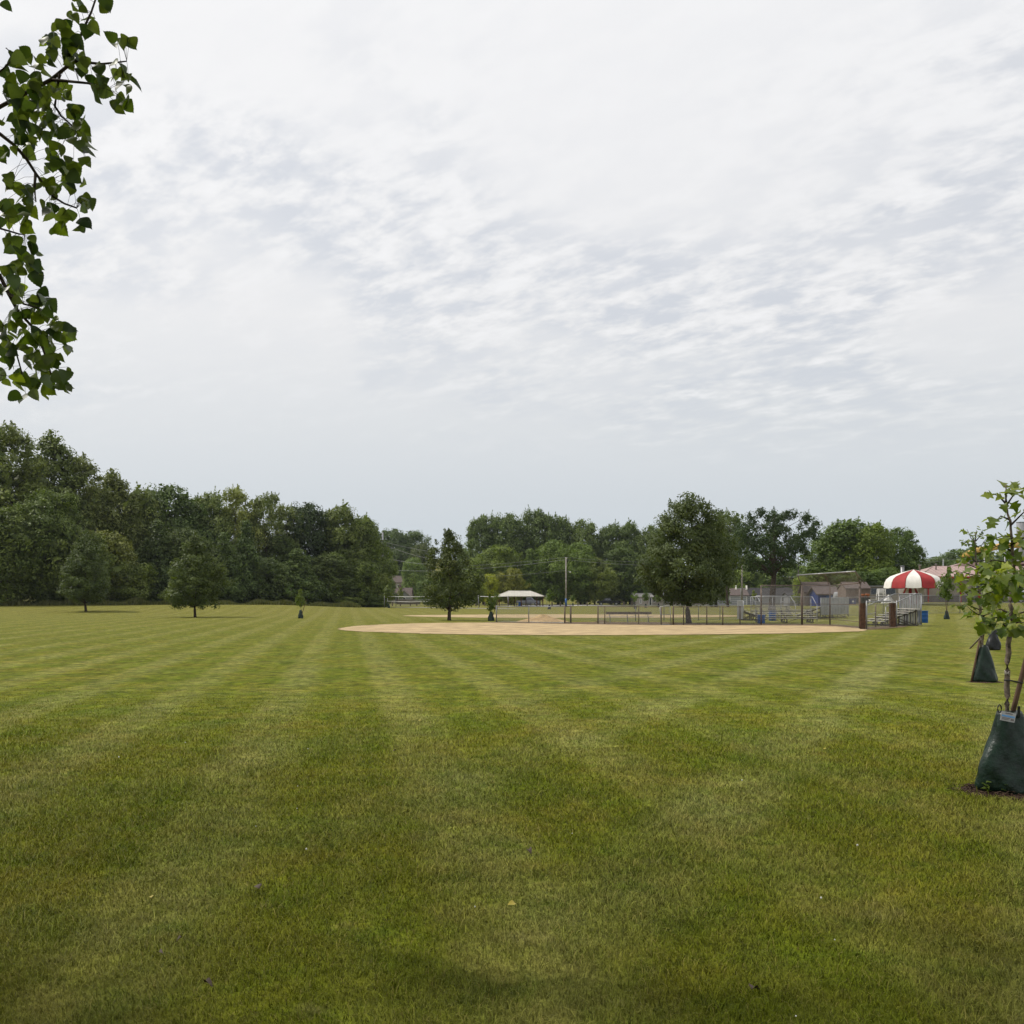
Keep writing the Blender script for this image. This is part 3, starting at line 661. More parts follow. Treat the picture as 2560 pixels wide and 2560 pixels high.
def undergrowth():
    """dark saplings and brush under the front of the wood, too dense to tell apart"""
    n = 46000; px = -120 + RN.random(n) * 1090
    d = np.interp(px, [-120, 100, 300, 500, 700, 960], [156, 158, 164, 178, 190, 206]) + RN.random(n) * 8
    x = (px - 1280) / FPX * d; top = 3.2 + 1.6 * np.sin(px * .031) + 1.1 * np.sin(px * .083 + 1)
    z = terrain(x, d) + RN.random(n) * top
    V, F = leaf_quads(np.stack([x, d, z], -1), RN.normal(size=(n, 3)) + [0, -.4, .5], .36 * RN.uniform(.6, 1.3, n), RN)
    me = fast_mesh('undergrowth', V, F, np.repeat(RN.random(n), 4))
    o = tag(link('undergrowth', me, L_WOODS), 'dark brush filling the space under the wood', 'undergrowth', kind='stuff'); o.color = (.7, .8, .65, 1)
undergrowth()

# ------------------------------------------------------------------ fences, backstop, dugout
def uv_panel(name, p0, p1, p2, p3, parent, mat_=None):
    """one sheet of chain link between four corners (bottom, bottom, top, top)"""
    o = wloc(parent); ps = [Vector(p) for p in (p0, p1, p2, p3)]
    me = bpy.data.meshes.new(name); me.from_pydata([p - o for p in ps], [], [(0, 1, 2, 3)])
    uv = me.uv_layers.new(name='UVMap'); L = (ps[1] - ps[0]).length; h = (ps[3] - ps[0]).length; h2 = (ps[2] - ps[1]).length
    for i, c in enumerate(((0, 0), (L, 0), (L, h2), (0, h))): uv.data[i].uv = c
    me.update(); return link(name, me, mat_ or M_CHAIN, parent)


def chain_fence(label, pts, h, gap=3.0, r=0.035, m=None, group='chain-link fences around the ball fields', mid=False, extra=(), rail_r=0.028, bottom=True):
    """posts, top rail and one chain-link sheet per bay; pts are ground points (x, y)"""
    m = m or M_GALV
    e = empty('chain_link_fence', (pts[0][0], pts[0][1], tz(*pts[0])), label, 'fence', group)
    posts = []
    for a, b in zip(pts[:-1], pts[1:]):
        L = math.hypot(b[0] - a[0], b[1] - a[1]); k = max(1, round(L / gap))
        posts += [(a[0] + (b[0] - a[0]) * i / k, a[1] + (b[1] - a[1]) * i / k) for i in range(k)]
    posts.append(pts[-1])
    for i, (x, y) in enumerate(posts):
        z = tz(x, y); rr = r * (1.35 if i in (0, len(posts) - 1) else 1.0)
        MB().tube([(x, y, z - 0.05), (x, y, z + h + 0.03), (x, y, z + h + 0.06)], [rr, rr, rr * 0.3], 8).build('post', m, e, True)
    for a, b in zip(posts[:-1], posts[1:]):
        za, zb = tz(*a), tz(*b)
        MB().tube([(a[0], a[1], za + h), (b[0], b[1], zb + h)], rail_r, 6).build('top_rail', m, e, True)
        if mid: MB().tube([(a[0], a[1], za + h * mid), (b[0], b[1], zb + h * mid)], rail_r * .8, 6).build('middle_rail', m, e, True)
        if bottom: MB().tube([(a[0], a[1], za + 0.06), (b[0], b[1], zb + 0.06)], 0.012, 4).build('bottom_wire', m, e)
        uv_panel('mesh_panel', (a[0], a[1] - .03, za + .03), (b[0], b[1] - .03, zb + .03), (b[0], b[1] - .03, zb + h), (a[0], a[1] - .03, za + h), e)
    return e

chain_fence('low chain-link fence left of the dugout, in front of the sand pile', [G(1241, 1556), G(1322, 1556.8), G(1412, 1558.5)], 1.22, 3.2)
e = chain_fence('narrow chain-link bay with brown windscreen, end of the low fence', [G(1412, 1558.5), G(1427, 1558.0)], 1.25, 5, 0.04, M_RUSTY)
chain_fence('chain-link fence in front of the player bench', [G(1495, 1559.5), G(1512, 1560), G(1597, 1561), G(1653, 1562)], 1.24, 2.8, 0.034, M_RUSTY)
chain_fence('rear chain-link fence behind the player bench', [G(1426, 1552), G(1495, 1552), G(1589, 1552.5), G(1660, 1551.5), G(1746, 1551), G(1800, 1550.6), G(1849, 1549.5)], 1.22, 3.4, 0.036)
chain_fence('chain-link fence in front of the big maple', [G(1683, 1562.3), G(1709, 1562.3), G(1767, 1562.3), G(1807, 1562.6), G(1850, 1562), G(1903, 1562)], 1.24, 2.6, 0.04, M_RUSTY)
# leaning gate
gx0, gx1 = G(1653, 1563), G(1678, 1563)
e = empty('fence_gate', (*gx0, 0), 'leaning chain-link gate between the bench and the maple', 'gate')
ln = -0.10
c0, c1, c2, c3 = (gx0[0], gx0[1], .05), (gx1[0], gx1[1], .03), (gx1[0] + ln, gx1[1] - .1, 1.27), (gx0[0] + ln, gx0[1] - .1, 1.25)
for a, b in ((c0, c1), (c3, c2)): MB().tube([a, b], 0.026, 6).build('rail', M_GALV, e, True)
for a, b in ((c0, c3), (c1, c2)): MB().tube([a, b], 0.03, 6).build('stile', M_GALV, e, True)
mlo = [tuple((np.array(c0) * .45 + np.array(c3) * .55)), tuple((np.array(c1) * .45 + np.array(c2) * .55))]
MB().tube(mlo, 0.02, 6).build('rail', M_GALV, e, True)
uv_panel('mesh_panel', c0, c1, c2, c3, e)

# player bench
bx0, bx1 = G(1516, 1556), G(1630, 1556)
e = empty('player_bench', ((bx0[0] + bx1[0]) / 2, bx0[1], 0), 'long player bench with brown backrest behind the dugout fence', 'bench')
L = bx1[0] - bx0[0]; cxm = (bx0[0] + bx1[0]) / 2; yb = bx0[1]
MB().box((cxm, yb + .25, .70), (L, .05, .19)).build('backrest', M_WOOD, e)
MB().box((cxm, yb - .05, .42), (L + .1, .26, .045)).build('seat', M_PLANK, e)
for px in (1525, 1569, 1621):
    x = X(px, yb); m = MB(); m.box((x, yb - .05, .20), (.06, .06, .40)); m.bar((x, yb - .05, .40), (x, yb + .30, .42), .05, .05); m.bar((x, yb + .29, .40), (x, yb + .30, .80), .05, .05); m.box((x, yb + .05, .03), (.06, .5, .05)); m.build('leg', M_GALV, e)

# backstop: three tall bays, a top that leans towards the field
bp = [G(1903, 1562), G(2005, 1562), G(2075, 1562.5), G(2150, 1571.5)]; bh = [2.72, 2.72, 2.70, 2.75]
e = empty('backstop', (*bp[1], 0), 'tall brown chain-link backstop with overhanging top in front of bleachers', 'backstop')
for (x, y), h, r in zip(bp, bh, (.05, .075, .05, .075)):
    MB().tube([(x, y, -.05), (x, y, h)], r, 8).build('post', M_RUSTY, e, True)
x, y = bp[3]; MB().lathe((x, y, 2.75), [(.09, 0), (.095, .06), (.06, .14), (.02, .17)], 10).build('post_cap', M_RUSTY, e, True)
for (a, b, ha, hb) in zip(bp[:-1], bp[1:], bh[:-1], bh[1:]):
    for k in (1.0, .53, .15): MB().tube([(a[0], a[1], ha * k), (b[0], b[1], hb * k)], .032 if k == 1 else .022, 6).build('rail', M_RUSTY, e, True)
    uv_panel('mesh_panel', (a[0], a[1] - .04, .03), (b[0], b[1] - .04, .03), (b[0], b[1] - .04, hb), (a[0], a[1] - .04, ha), e)
off = Vector((-.62, -1.0, .68))
tops = [Vector((*bp[1], bh[1])), Vector((*bp[2], bh[2])), Vector((*bp[3], bh[3]))]
tops[1] = tops[0].lerp(tops[2], .5)
for a, b in zip(tops[:-1], tops[1:]):
    MB().tube([a + off, b + off], .045, 8).build('overhang_rail', M_GALV, e, True)
    uv_panel('overhang_mesh', a, b, b + off, a + off, e)
for a in tops: MB().tube([a, a + off], .028, 6).build('overhang_arm', M_RUSTY, e, True)
MB().tube([tops[2] + Vector((.25, -.1, -.02)), tops[2] + off], .026, 6).build('overhang_arm', M_RUSTY, e, True)

# dugout end with two brown slatted panels
pa, pb = G(2156, 1573), G(2231, 1568)
for (px, py, w, lab) in ((2157, 1573, .34, 'rust-brown upright slat panel next to the tall backstop post'), (2231, 1568, .44, 'wider rust-brown upright slat panel beside the small bleacher')):
    x, y = G(px, py); n = 4
    e = empty('slat_panel', (x, y, 0), lab, 'panel', 'brown slat panels of the dugout')
    for i in range(n): MB().box((x + (i - (n - 1) / 2) * w / n, y + .01 * (i % 2), .78), (w / n - .008, .03, 1.52)).build('slat', M_BROWN, e)
    for k in (.12, 1.42): MB().box((x, y + .045, k), (w, .03, .05)).build('crossbar', M_FRAME, e)
    MB().tube([(x + w / 2 + .05, y - .02, -.05), (x + w / 2 + .05, y - .02, 1.70)], .045, 8).build('post', M_GALV, e, True)
xa, xb = G(2167, 1573), G(2226, 1569)
e = empty('dugout_rail', (*xa, 0), 'grey dugout frame with open mesh between the two brown panels', 'fence')
MB().tube([(*xa, 1.62), (*xb, 1.66)], .045, 8).build('top_rail', M_GALV, e, True)
xm = G(2189, 1567); MB().tube([(*xm, -.05), (*xm, 1.45)], .045, 8).build('post', M_RUSTY, e, True)
MB().tube([(*xa, .88), (*xm, .92)], .022, 6).build('middle_rail', M_GALV, e, True)
uv_panel('mesh_panel', (*xa, .04), (*xb, .04), (*xb, 1.62), (*xa, 1.62), e)

# taller fence round the pool
chain_fence('grey chain-link fence below the pool building', [(X(2080, 100), 100), (X(2119, 100), 100), (X(2208, 101), 101), (X(2302, 102), 102), (X(2400, 102.5), 102.5), (X(2500, 103), 103), (X(2600, 104), 104)], 1.82, 4.6, .04, M_GALV, mid=.55)

# sand pile
def mound(name, label, cx, cy, rx, ry, h, m, seed, cat, lumps=.25, n=28, rings=9):
    rr = random.Random(seed); vs = [(cx, cy, tz(cx, cy) + h)]; fs = []
    ph = [rr.uniform(0, 6) for _ in range(4)]
    for i in range(1, rings + 1):
        t = i / rings
        for k in range(n):
            a = 2 * math.pi * k / n; rad = t * (1 + lumps * .5 * math.sin(2 * a + ph[0]) + lumps * .3 * math.sin(5 * a + ph[1]))
            z = h * (1 - t) ** 1.15 * (1 + .25 * lumps * math.sin(4 * a + 6 * t + ph[2])) + rr.uniform(-1, 1) * .035 * h * (1 - t)
            x, y = cx + rx * rad * math.cos(a), cy + ry * rad * math.sin(a); vs.append((x, y, tz(x, y) + z - (.03 if i == rings else 0)))
    for k in range(n): fs.append((0, 1 + k, 1 + (k + 1) % n))
    for i in range(rings - 1):
        for k in range(n):
            a, b = 1 + i * n + k, 1 + i * n + (k + 1) % n; fs.append((a, a + n, b + n, b))
    o = MB().add(vs, fs).build(name, m, None, True)
    return tag(o, label, cat)
x, y = G(1358, 1555); mound('sand_pile', 'heap of tan sand behind the low fence', x, y + 1.2, 1.9, 1.2, .58, M_DIRT2, 3, 'sand pile')
x, y = G(1505, 1556); mound('sand_pile', 'small low heap of loose soil at the end of player bench', x, y + .3, .9, .5, .16, M_SOIL, 5, 'soil heap')

# ------------------------------------------------------------------ bleachers
def bleacher(label, origin, ang, L, rows, rise, run, z_first=.32, back='mesh', guard=1.05, back_z0=None, pickets=16, side_rails=True, planks=True):
    """local x along the seats, y to the back, spectators look along -y"""
    ox, oy = origin; ca, sa = math.cos(ang), math.sin(ang)
    def T(x, y, z): return (ox + x * ca - y * sa, oy + x * sa + y * ca, g + z)
    g = tz(ox, oy)
    e = empty('bleacher', (ox, oy, g), label, 'bleacher', 'aluminium bleachers')
    for r in range(rows):
        y, z = r * run, z_first + r * rise
        c = T(0, y, z); MB().box(c, (L, .25, .05), ang).build('seat_plank', M_PLANK, e)
        if r: MB().box(T(0, y - run * .55, z - rise * .55), (L, .23, .04), ang).build('foot_plank', M_PLANK, e)
    depth = (rows - 1) * run; zt = z_first + (rows - 1) * rise
    for fx in (-L / 2 + .35, 0, L / 2 - .35):
        m = MB()
        m.bar(T(fx, -.15, .06), T(fx, depth + .15, .06), .07, .07); m.bar(T(fx, -.1, z_first - .12), T(fx, depth + .1, zt - .12), .06, .08)
        for r in range(rows):
            m.bar(T(fx, r * run, .06), T(fx, r * run, z_first + r * rise - .03), .06, .06)
        m.bar(T(fx, depth, .08), T(fx, depth * .35, zt * .55), .05, .05)
        m.build('frame', M_FRAME, e)
    for s in (-1, 1):
        MB().bar(T(s * .35, depth * .5, .10), T(s * (L / 2 - .4), depth * .5, z_first + depth / run * .5 * rise - .1), .035, .035).build('brace', M_FRAME, e)
        MB().bar(T(s * (L / 2 - .4), depth * .5, .10), T(s * .35, depth * .5, z_first + depth / run * .5 * rise - .1), .035, .035).build('brace', M_FRAME, e)
    zb0 = zt - .1 if back_z0 is None else back_z0; zb1 = zt + guard; yb = depth + .22
    for fx in (-L / 2, 0, L / 2): MB().tube([T(fx, yb, .1), T(fx, yb, zb1)], .03, 6).build('guard_post', M_ALU, e, True)
    MB().tube([T(-L / 2, yb, zb1), T(L / 2, yb, zb1)], .035, 6).build('guard_rail', M_ALU, e, True)
    MB().tube([T(-L / 2, yb, zb0), T(L / 2, yb, zb0)], .03, 6).build('guard_rail', M_ALU, e, True)
    if back == 'mesh': uv_panel('guard_mesh', T(-L / 2, yb, zb0), T(L / 2, yb, zb0), T(L / 2, yb, zb1), T(-L / 2, yb, zb1), e)
    else:
        for i in range(pickets):
            x = -L / 2 + L * (i + .5) / pickets
            MB().box(T(x, yb + .02, (zb0 + zb1) / 2), (L / pickets * .72, .03, zb1 - zb0 - .06), ang).build('picket', M_ALU, e)
    if side_rails:
        for s in (-1, 1):
            x = s * L / 2
            MB().tube([T(x, yb, zb1), T(x, yb - .35, zb1), T(x, .1, z_first + .95)], .032, 6).build('side_rail', M_ALU, e, True)
            MB().tube([T(x, .1, .1), T(x, .1, z_first + .95)], .03, 6).build('side_post', M_ALU, e, True)
            for i in range(5 if side_rails is True else 0):
                y = .1 + (yb - .25) * (i + .5) / 5; z0 = z_first + (y / run) * rise - .05
                MB().box(T(x, y, z0 + .5), (.025, .13, .95), ang).build('side_picket', M_ALU, e)
    return e

bleacher('long bleacher facing the field behind the tall backstop', (X(1967, 76), 76), 0, 4.55, 3, .31, .72, guard=1.0, side_rails='thin')
bleacher('farther bleacher half hidden behind the long one', (X(1947, 96), 96), 0.0, 3.2, 4, .26, .7, guard=.95, side_rails='thin')
bleacher('bleacher turned away, its grey picket back towards the camera', (X(2070, 90), 95.2), math.radians(180 + 51), 6.6, 4, .26, .7, back='picket', guard=.75, back_z0=.36, pickets=18, side_rails=False)
bleacher('bleacher seen end-on at left with picket back by the maple', (X(1872, 84.2) + 1.0, 84.6), math.radians(93), 1.8, 3, .27, .7, back='picket', guard=.75, back_z0=.15, pickets=5, side_rails=False)
bleacher('small bleacher seen end-on beside the blue barrel', (X(2190, 68), 68.4), math.radians(-90 + 4), 3.2, 4, .27, .76, guard=1.0, back='picket', back_z0=.1, pickets=9, side_rails='thin')

# ------------------------------------------------------------------ barrels and bins
def barrel(label, x, y, h=.88, r=.30):
    e = empty('trash_barrel', (x, y, tz(x, y)), label, 'barrel', 'blue trash barrels'); z = tz(x, y)
    MB().lathe((x, y, z), [(r * .93, 0), (r * .97, .03), (r * .95, .25), (r, .28), (r * .96, .32), (r * .96, .55), (r, .58), (r * .96, .62), (r * .95, h - .06), (r * 1.02, h - .04), (r * 1.02, h), (r * .90, h), (r * .88, h - .10)], 24).build('body', M_BLUE, e, True)
    MB().lathe((x, y, z + h - .12), [(r * .85, 0), (r * .85, .004)], 20).build('liner', M_BLACK, e, True)
    return e
barrel('blue plastic trash barrel on the grass beside small bleacher', *G(2309, 1557), .90, .33)
barrel('blue barrel under the far bleacher', X(1935, 83), 83.5)
barrel('dark blue barrel at left end of the long bleacher', X(1903, 74.6), 74.6, .55, .28)

# ------------------------------------------------------------------ saplings with watering bags
def bag_mesh(mb, x, y, z, h, w, dpt, seed, top_w=.36, lean=(0, 0)):
    rr = random.Random(seed); n = 44; rings = 18; ph = [rr.uniform(0, 6.28) for _ in range(5)]
    vs = []; fs = []
    for i in range(rings + 1):
        t = i / rings
        ww = w * (1 - (1 - top_w) * t ** 1.25) * (1 + .05 * math.sin(9 * t + ph[0])) * (.90 if i == 0 else 1) * (1 + .05 * math.sin(math.pi * min(1, t * 1.5))); dd = dpt * (1 + .06 * math.sin(math.pi * min(1, t * 1.5))) * (1 - .66 * t ** 1.1)
        for k in range(n):
            a = 2 * math.pi * k / n
            f = 1 + (.05 + .05 * t) * math.sin(2 * a + 2.5 * t + ph[1]) + .13 * abs(math.sin(2 * a - 2.2 * t + ph[2])) - .10 * abs(math.sin(1.5 * a + 5.5 * t + ph[3])) + .05 * abs(math.sin(4 * a + 9 * t + ph[0]))
            ca, sa = math.cos(a), math.sin(a)
            ex = math.copysign(abs(ca) ** 1.12, ca); ey = math.copysign(abs(sa) ** 1.12, sa)
            vs.append((x + lean[0] * t + ww / 2 * ex * f, y + lean[1] * t + dd / 2 * ey * f, z + h * t + (.018 * h * math.sin(2 * a + ph[4]) if 0 < i else 0)))
    for i in range(rings):
        for k in range(n):
            a, b = i * n + k, i * n + (k + 1) % n; fs.append((a, b, b + n, a + n))
    fs.append(tuple(range(n - 1, -1, -1))); fs.append(tuple(range(rings * n, rings * n + n)))
    mb.add(vs, fs)

for k, (seed, W_, H_) in enumerate(((31, 1.1, 2.2), (32, 1.3, 2.0), (33, .9, 1.8))):
    me, cc = crown_mesh('crown_sapling', seed, H_, W_, .42, 'oval', 26, 26, .22, .13, shoots=6, hollow=.2); me.materials.append(L_YOUNG); PROTO['sap%d' % k] = (me, cc, H_, W_)

def sapling(label, px, py, top, w, key, bag=True, stake=0.0, col=(1, 1, 1), bagm=None, d=None, bag_h=.78):
    d = D(py) if d is None else d; x = X(px, d); z = tz(x, d); H = Z(top, d) - z
    e = empty('sapling', (x, d, z), label, 'sapling', 'young staked trees')
    me, cc, h0, w0 = PROTO[key]; s = H / h0; sw = w / FPX * d / w0
    mb = MB(); mb.tube([(x, d, z - .05), (x + .03 * H, d, z + .5 * H), (x + .01 * H, d, z + .93 * H)], [.035, .024, .008], 7)
    for c in list(cc)[:9]:
        q = (x + c[0] * sw, d + c[1] * sw, z + c[2] * s); mb.tube([(x + .015 * H, d, z + max(.38 * H, c[2] * s - .3)), q], [.012, .005], 5, False)
    mb.build('trunk', M_BARK2, e, True)
    o = link('crown', me, None, e); o.scale = (sw, sw, s); o.color = (*col, 1); o.rotation_euler.z = R.uniform(0, 6)
    if bag:
        mb = MB(); bag_mesh(mb, x + .02, d, z - .02, bag_h, .50, .36, px); mb.build('watering_bag', bagm or M_BAG, e, True)
    if stake: MB().tube([(x + .05, d - .1, z), (x + stake, d - .1, z + 1.7)], .028, 6).build('stake', M_STAKE, e, True)
    return e

sapling('young tree with green watering bag and tilted stake on the left lawn', 751, 1546, 1474, 26, 'sap0', True, .55, (1, 1.02, .75))
sapling('thin grey-green young tree without bag at the wood edge', 727, 1514, 1462, 26, 'sap1', False, 0, (.62, .78, .72), d=175)
sapling('small young tree with bag before the wood, near the path', 849, 1517, 1464, 26, 'sap1', True, 0, (1, 1.05, .7), d=196)
sapling('young tree with bag at the left post of volleyball net', 972, 1520, 1458, 30, 'sap2', True, 0, (1.0, 1.0, .85), d=190)
sapling('young tree with bag behind the lone oak', 1107, 1521, 1478, 26, 'sap2', True, 0, (.9, 1, .7), d=180)
sapling('slim young tree behind the volleyball net by the far house', 1002, 1512, 1470, 22, 'sap0', False, 0, (1.05, 1, .8), d=235)
sapling('young tree with green bag and stakes at the end of low fence', 1227, 1552.5, 1488, 26, 'sap2', True, .55, (.75, .85, .65))
sapling('young tree with dark bag left of the shelter', 1240, 1523, 1484, 24, 'sap1', True, 0, (.9, 1, .6), M_BAG2, d=166)
sapling('young tree with dark bag at the right corner of the shelter', 1373, 1523, 1474, 22, 'sap0', True, 0, (.85, 1, .6), M_BAG2, d=168)
sapling('young tree with dark bag right of the lamp pole', 1432, 1516, 1486, 14, 'sap2', True, 0, (.8, .95, .6), M_BAG, d=225)
sapling('light green young tree left of the small beige garage', 1588, 1522, 1478, 20, 'sap1', True, 0, (.95, 1.15, .6), M_BAG2, d=176)
sapling('thin young tree in front of the small beige garage', 1614, 1518, 1476, 20, 'sap2', True, .6, (.75, .9, .7), M_BAG, d=196)
sapling('bushy light green young tree right of the beige garage', 1646, 1518, 1486, 26, 'sap1', True, 0, (.95, 1.1, .6), M_BAG2, d=200)
sapling('narrow yellow-green young tree before the dark-roofed house', 1884, 1514, 1476, 16, 'sap0', False, 0, (1.3, 1.2, .5), d=240)
sapling('thin young tree with green bag on the slope below the pool', 2366, 1548, 1424, 42, 'sap2', True, -.12, (.85, .95, .62))

# ------------------------------------------------------------------ utility poles and wires
def pole(label, px, d, top, r=.13, m=None, arm=True, base=None):
    x = X(px, d); z = tz(x, d); H = Z(top, d) - z
    e = empty('utility_pole', (x, d, z), label, 'pole', 'utility poles along the street')
    MB().tube([(x, d, z - .1), (x, d, z + H)], [r * 1.2, r * .8], 10).build('shaft', m or M_POLE, e, True)
    if arm:
        MB().tube([(x + .12, d, z + H - .3), (x + .25, d, z + H - .1)], .05, 6).build('insulator', M_WHITE, e, True)
        MB().box((x, d, z + H - .75), (.55, .12, .12)).build('bracket', M_WOOD, e)
    return e, (x, d, z + H)
p1, t1 = pole('wooden lamp pole with blue foot beside the round tree', 1415, 200, 1393, .15)
x, y, z = t1[0], 200, 0
MB().tube([(x, y, 0.2), (x, y, 1.75)], .195, 10).build('blue_sleeve', M_BLUE, p1, True)
MB().tube([(x, y, Z(1431, y)), (x + .35, y, Z(1428, y)), (x + .72, y, Z(1429, y))], .035, 6).build('lamp_arm', M_GALV, p1, True)
MB().lathe((x + .80, y, Z(1431.5, y)), [(.02, .22), (.16, .16), (.20, .05), (.12, 0)][::-1], 12).build('lamp_head', M_WHITE, p1, True)
p2, t2 = pole('wooden utility pole right of the maple', 1855, 215, 1396, .16, M_POLE)
p3, t3 = pole('grey utility pole behind the faded red roof', 2358, 230, 1398, .16, M_SIDING, False)
p4, t4 = pole('tall grey metal pole at the end of the wood', 957, 330, 1331, .30, M_SIDING, False)
p5, t5 = pole('thin dark pole right of the big oak', 1996, 235, 1392, .11, M_FRAME, False)
p6, t6 = pole('dark pole with grey transformer above the blue shed', 2028, 235, 1402, .12, M_FRAME, False)
x = X(2017, 235); MB().lathe((x, 235, Z(1438.5, 235)), [(.22, 0), (.24, .1), (.24, .6), (.16, .7)], 12).build('transformer', M_SIDING, p6, True)

def wire(label, a, b, sag, r=.022):
    a, b = Vector(a), Vector(b); pts = []
    for i in range(25):
        t = i / 24; p = a.lerp(b, t); p.z -= sag * 4 * t * (1 - t); pts.append(p)
    mb = MB().tube(pts, r, 5)
    o = mb.build('power_line', M_WIRE); return tag(o, label, 'wire', 'overhead wires')
def pt(px, py, d): return (X(px, d), d, Z(py, d))
wire('upper wire from the lamp pole towards the lone oak', t1, pt(1080, 1418, 240), .35)
wire('lower thicker wire from the lamp pole towards the lone oak', pt(1415, 1399, 200), pt(1080, 1426, 240), .45, .032)
wire('third low wire from the lamp pole to the left', pt(1415, 1426, 200), pt(1180, 1442, 235), .25, .018)
wire('upper wire from lamp pole to the pole right of maple', t1, t2, .9)
wire('lower wire from lamp pole to the pole right of maple', pt(1415, 1399, 200), pt(1855, 1403, 215), 1.0, .03)
wire('upper wire from the pole right of maple across the oak', t2, pt(2358, 1396, 230), 1.1)
wire('lower wire from the pole right of maple across the oak', pt(1855, 1403, 215), pt(2358, 1402, 230), 1.2, .032)
wire('thin low wire behind the oak trunk', pt(1855, 1428, 215), pt(2300, 1430, 225), .5, .018)
wire('upper wire leaving the picture at right', pt(2358, 1396, 230), pt(2620, 1390, 240), .8)
wire('upper far wire from the metal pole over the lone oak', pt(957, 1354, 330), pt(1110, 1384, 320), .3, .035)
wire('middle far wire from the metal pole over the lone oak', pt(957, 1359, 330), pt(1100, 1400, 315), .8, .035)
wire('lower far wire beside the light green far tree', pt(957, 1394, 330), pt(1090, 1412, 315), .4, .035)
wire('lowest far wire above the brown-roofed house', pt(965, 1424, 330), pt(1080, 1427, 310), .2, .04)

# ------------------------------------------------------------------ volleyball nets
def net(label, a, b, h=2.35, band=True, z0=1.35):
    e = empty('volleyball_net', (a[0], a[1], tz(*a)), label, 'net', 'volleyball nets')
    for (x, y) in (a, b): MB().tube([(x, y, tz(x, y) - .05), (x, y, tz(x, y) + h + .15)], .055, 8).build('post', M_GALV, e, True)
    za, zb = tz(*a), tz(*b); k = .06
    A = Vector((*a, za)).lerp(Vector((*b, zb)), k); B = Vector((*a, za)).lerp(Vector((*b, zb)), 1 - k)
    M_ = A.lerp(B, .5); up = Vector((0, 0, 1))
    MB().tube([A + up * h, M_ + up * (h - .10), B + up * h], .045, 5).build('top_tape', M_WHITE, e, True)
    if band:
        MB().tube([A + up * z0, M_ + up * (z0 - .12), B + up * z0], .045, 5).build('bottom_tape', M_WHITE, e, True)
        for q in (A, B): MB().tube([q + up * z0, q + up * h], .035, 5).build('side_tape', M_WHITE, e, True)
    return e
net('volleyball net with white tapes left of the lone oak', (X(961, 190), 190), (X(1092, 184), 184), 2.15, True, 1.25)
net('second volleyball net seen behind the first one', (X(990, 214), 214), (X(1090, 206), 206), 2.2, True, 1.5)
net('volleyball net right of the lone oak by the shelter', (X(1196, 182), 182), (X(1270, 178), 178), 2.15, False)

# ------------------------------------------------------------------ picnic shelter
def shelter():
    d = 213; x0, x1 = X(1240, d), X(1361, d); cx = (x0 + x1) / 2; W = x1 - x0; dp = 7.0; ze, zr = 2.25, 3.35
    e = empty('picnic_shelter', (cx, d, 0), 'open picnic shelter with cream hipped metal roof', 'shelter')
    MB().box((cx, d + dp / 2, .06), (W - .4, dp, .12)).build('slab', M_CONC, e)
    A = [(x0, d, ze), (x1, d, ze), (x1, d + dp, ze), (x0, d + dp, ze)]; r0, r1 = (x0 + 2.6, d + dp / 2, zr), (x1 - 2.9, d + dp / 2, zr)
    rf = MB().add([*A, r0, r1, *[(p[0], p[1], p[2] - .14) for p in A]], [(0, 1, 5, 4), (1, 2, 5), (2, 3, 4, 5), (3, 0, 4), (0, 6, 7, 1), (1, 7, 8, 2), (2, 8, 9, 3), (3, 9, 6, 0), (6, 9, 8, 7)]).build('roof', M_CREAMROOF, e)
    for i in range(17):
        t = (i + .5) / 17; x = x0 + W * t
        zz = ze + (zr - ze) * min(1, (x - x0) / 2.6, (x1 - x) / 2.9); yy = d + (dp / 2) * min(1, (x - x0) / 2.6, (x1 - x) / 2.9)
        MB().bar((x, d, ze + .03), (x, yy, zz + .03), .05, .05).build('roof_seam', M_CREAMROOF, rf)
    MB().tube([r0, r1], .07, 6).build('ridge_cap', M_CREAMROOF, rf, True)
    for sx, rp in ((x0, r0), (x1, r1)): MB().tube([(sx, d, ze + .02), rp], .06, 6).build('hip_cap', M_CREAMROOF, rf, True)
    for k, px in enumerate((1248, 1271, 1303, 1342, 1357)):
        MB().box((X(px, d + .5), d + .5, ze / 2), (.22, .22, ze)).build('post', M_BROWN, e)
    for px in (1286, 1315, 1350): MB().box((X(px, d + dp - .6), d + dp - .6, ze / 2), (.2, .2, ze)).build('post', M_BROWN, e)
    for px, yy, lab in ((1262, 2.2, 'brown picnic table at left under the shelter roof'), (1284, 4.6, 'brown picnic table in the middle under the shelter'), (1312, 2.4, 'brown picnic table right of the blue barrel under shelter'), (1334, 2.4, 'brown picnic table at right under the shelter roof')):
        y = d + yy; x = X(px, y); t = empty('picnic_table', (x, y, .12), lab, 'table', 'picnic tables under the shelter')
        MB().box((x, y, .86), (1.8, .75, .06)).build('table_top', M_WOOD, t)
        for s in (-1, 1):
            MB().box((x, y + s * .68, .56), (1.8, .26, .05)).build('bench_seat', M_WOOD, t)
            m = MB(); m.bar((x + s * .6, y - .6, .12), (x + s * .6, y + .25, .84), .08, .05); m.bar((x + s * .6, y + .6, .12), (x + s * .6, y - .25, .84), .08, .05); m.bar((x + s * .6, y - .75, .5), (x + s * .6, y + .75, .5), .08, .06); m.build('leg', M_FRAME, t)
    barrel('blue trash barrel under the picnic shelter', X(1300, d + 1), d + 1.0, 1.0, .36)
shelter()
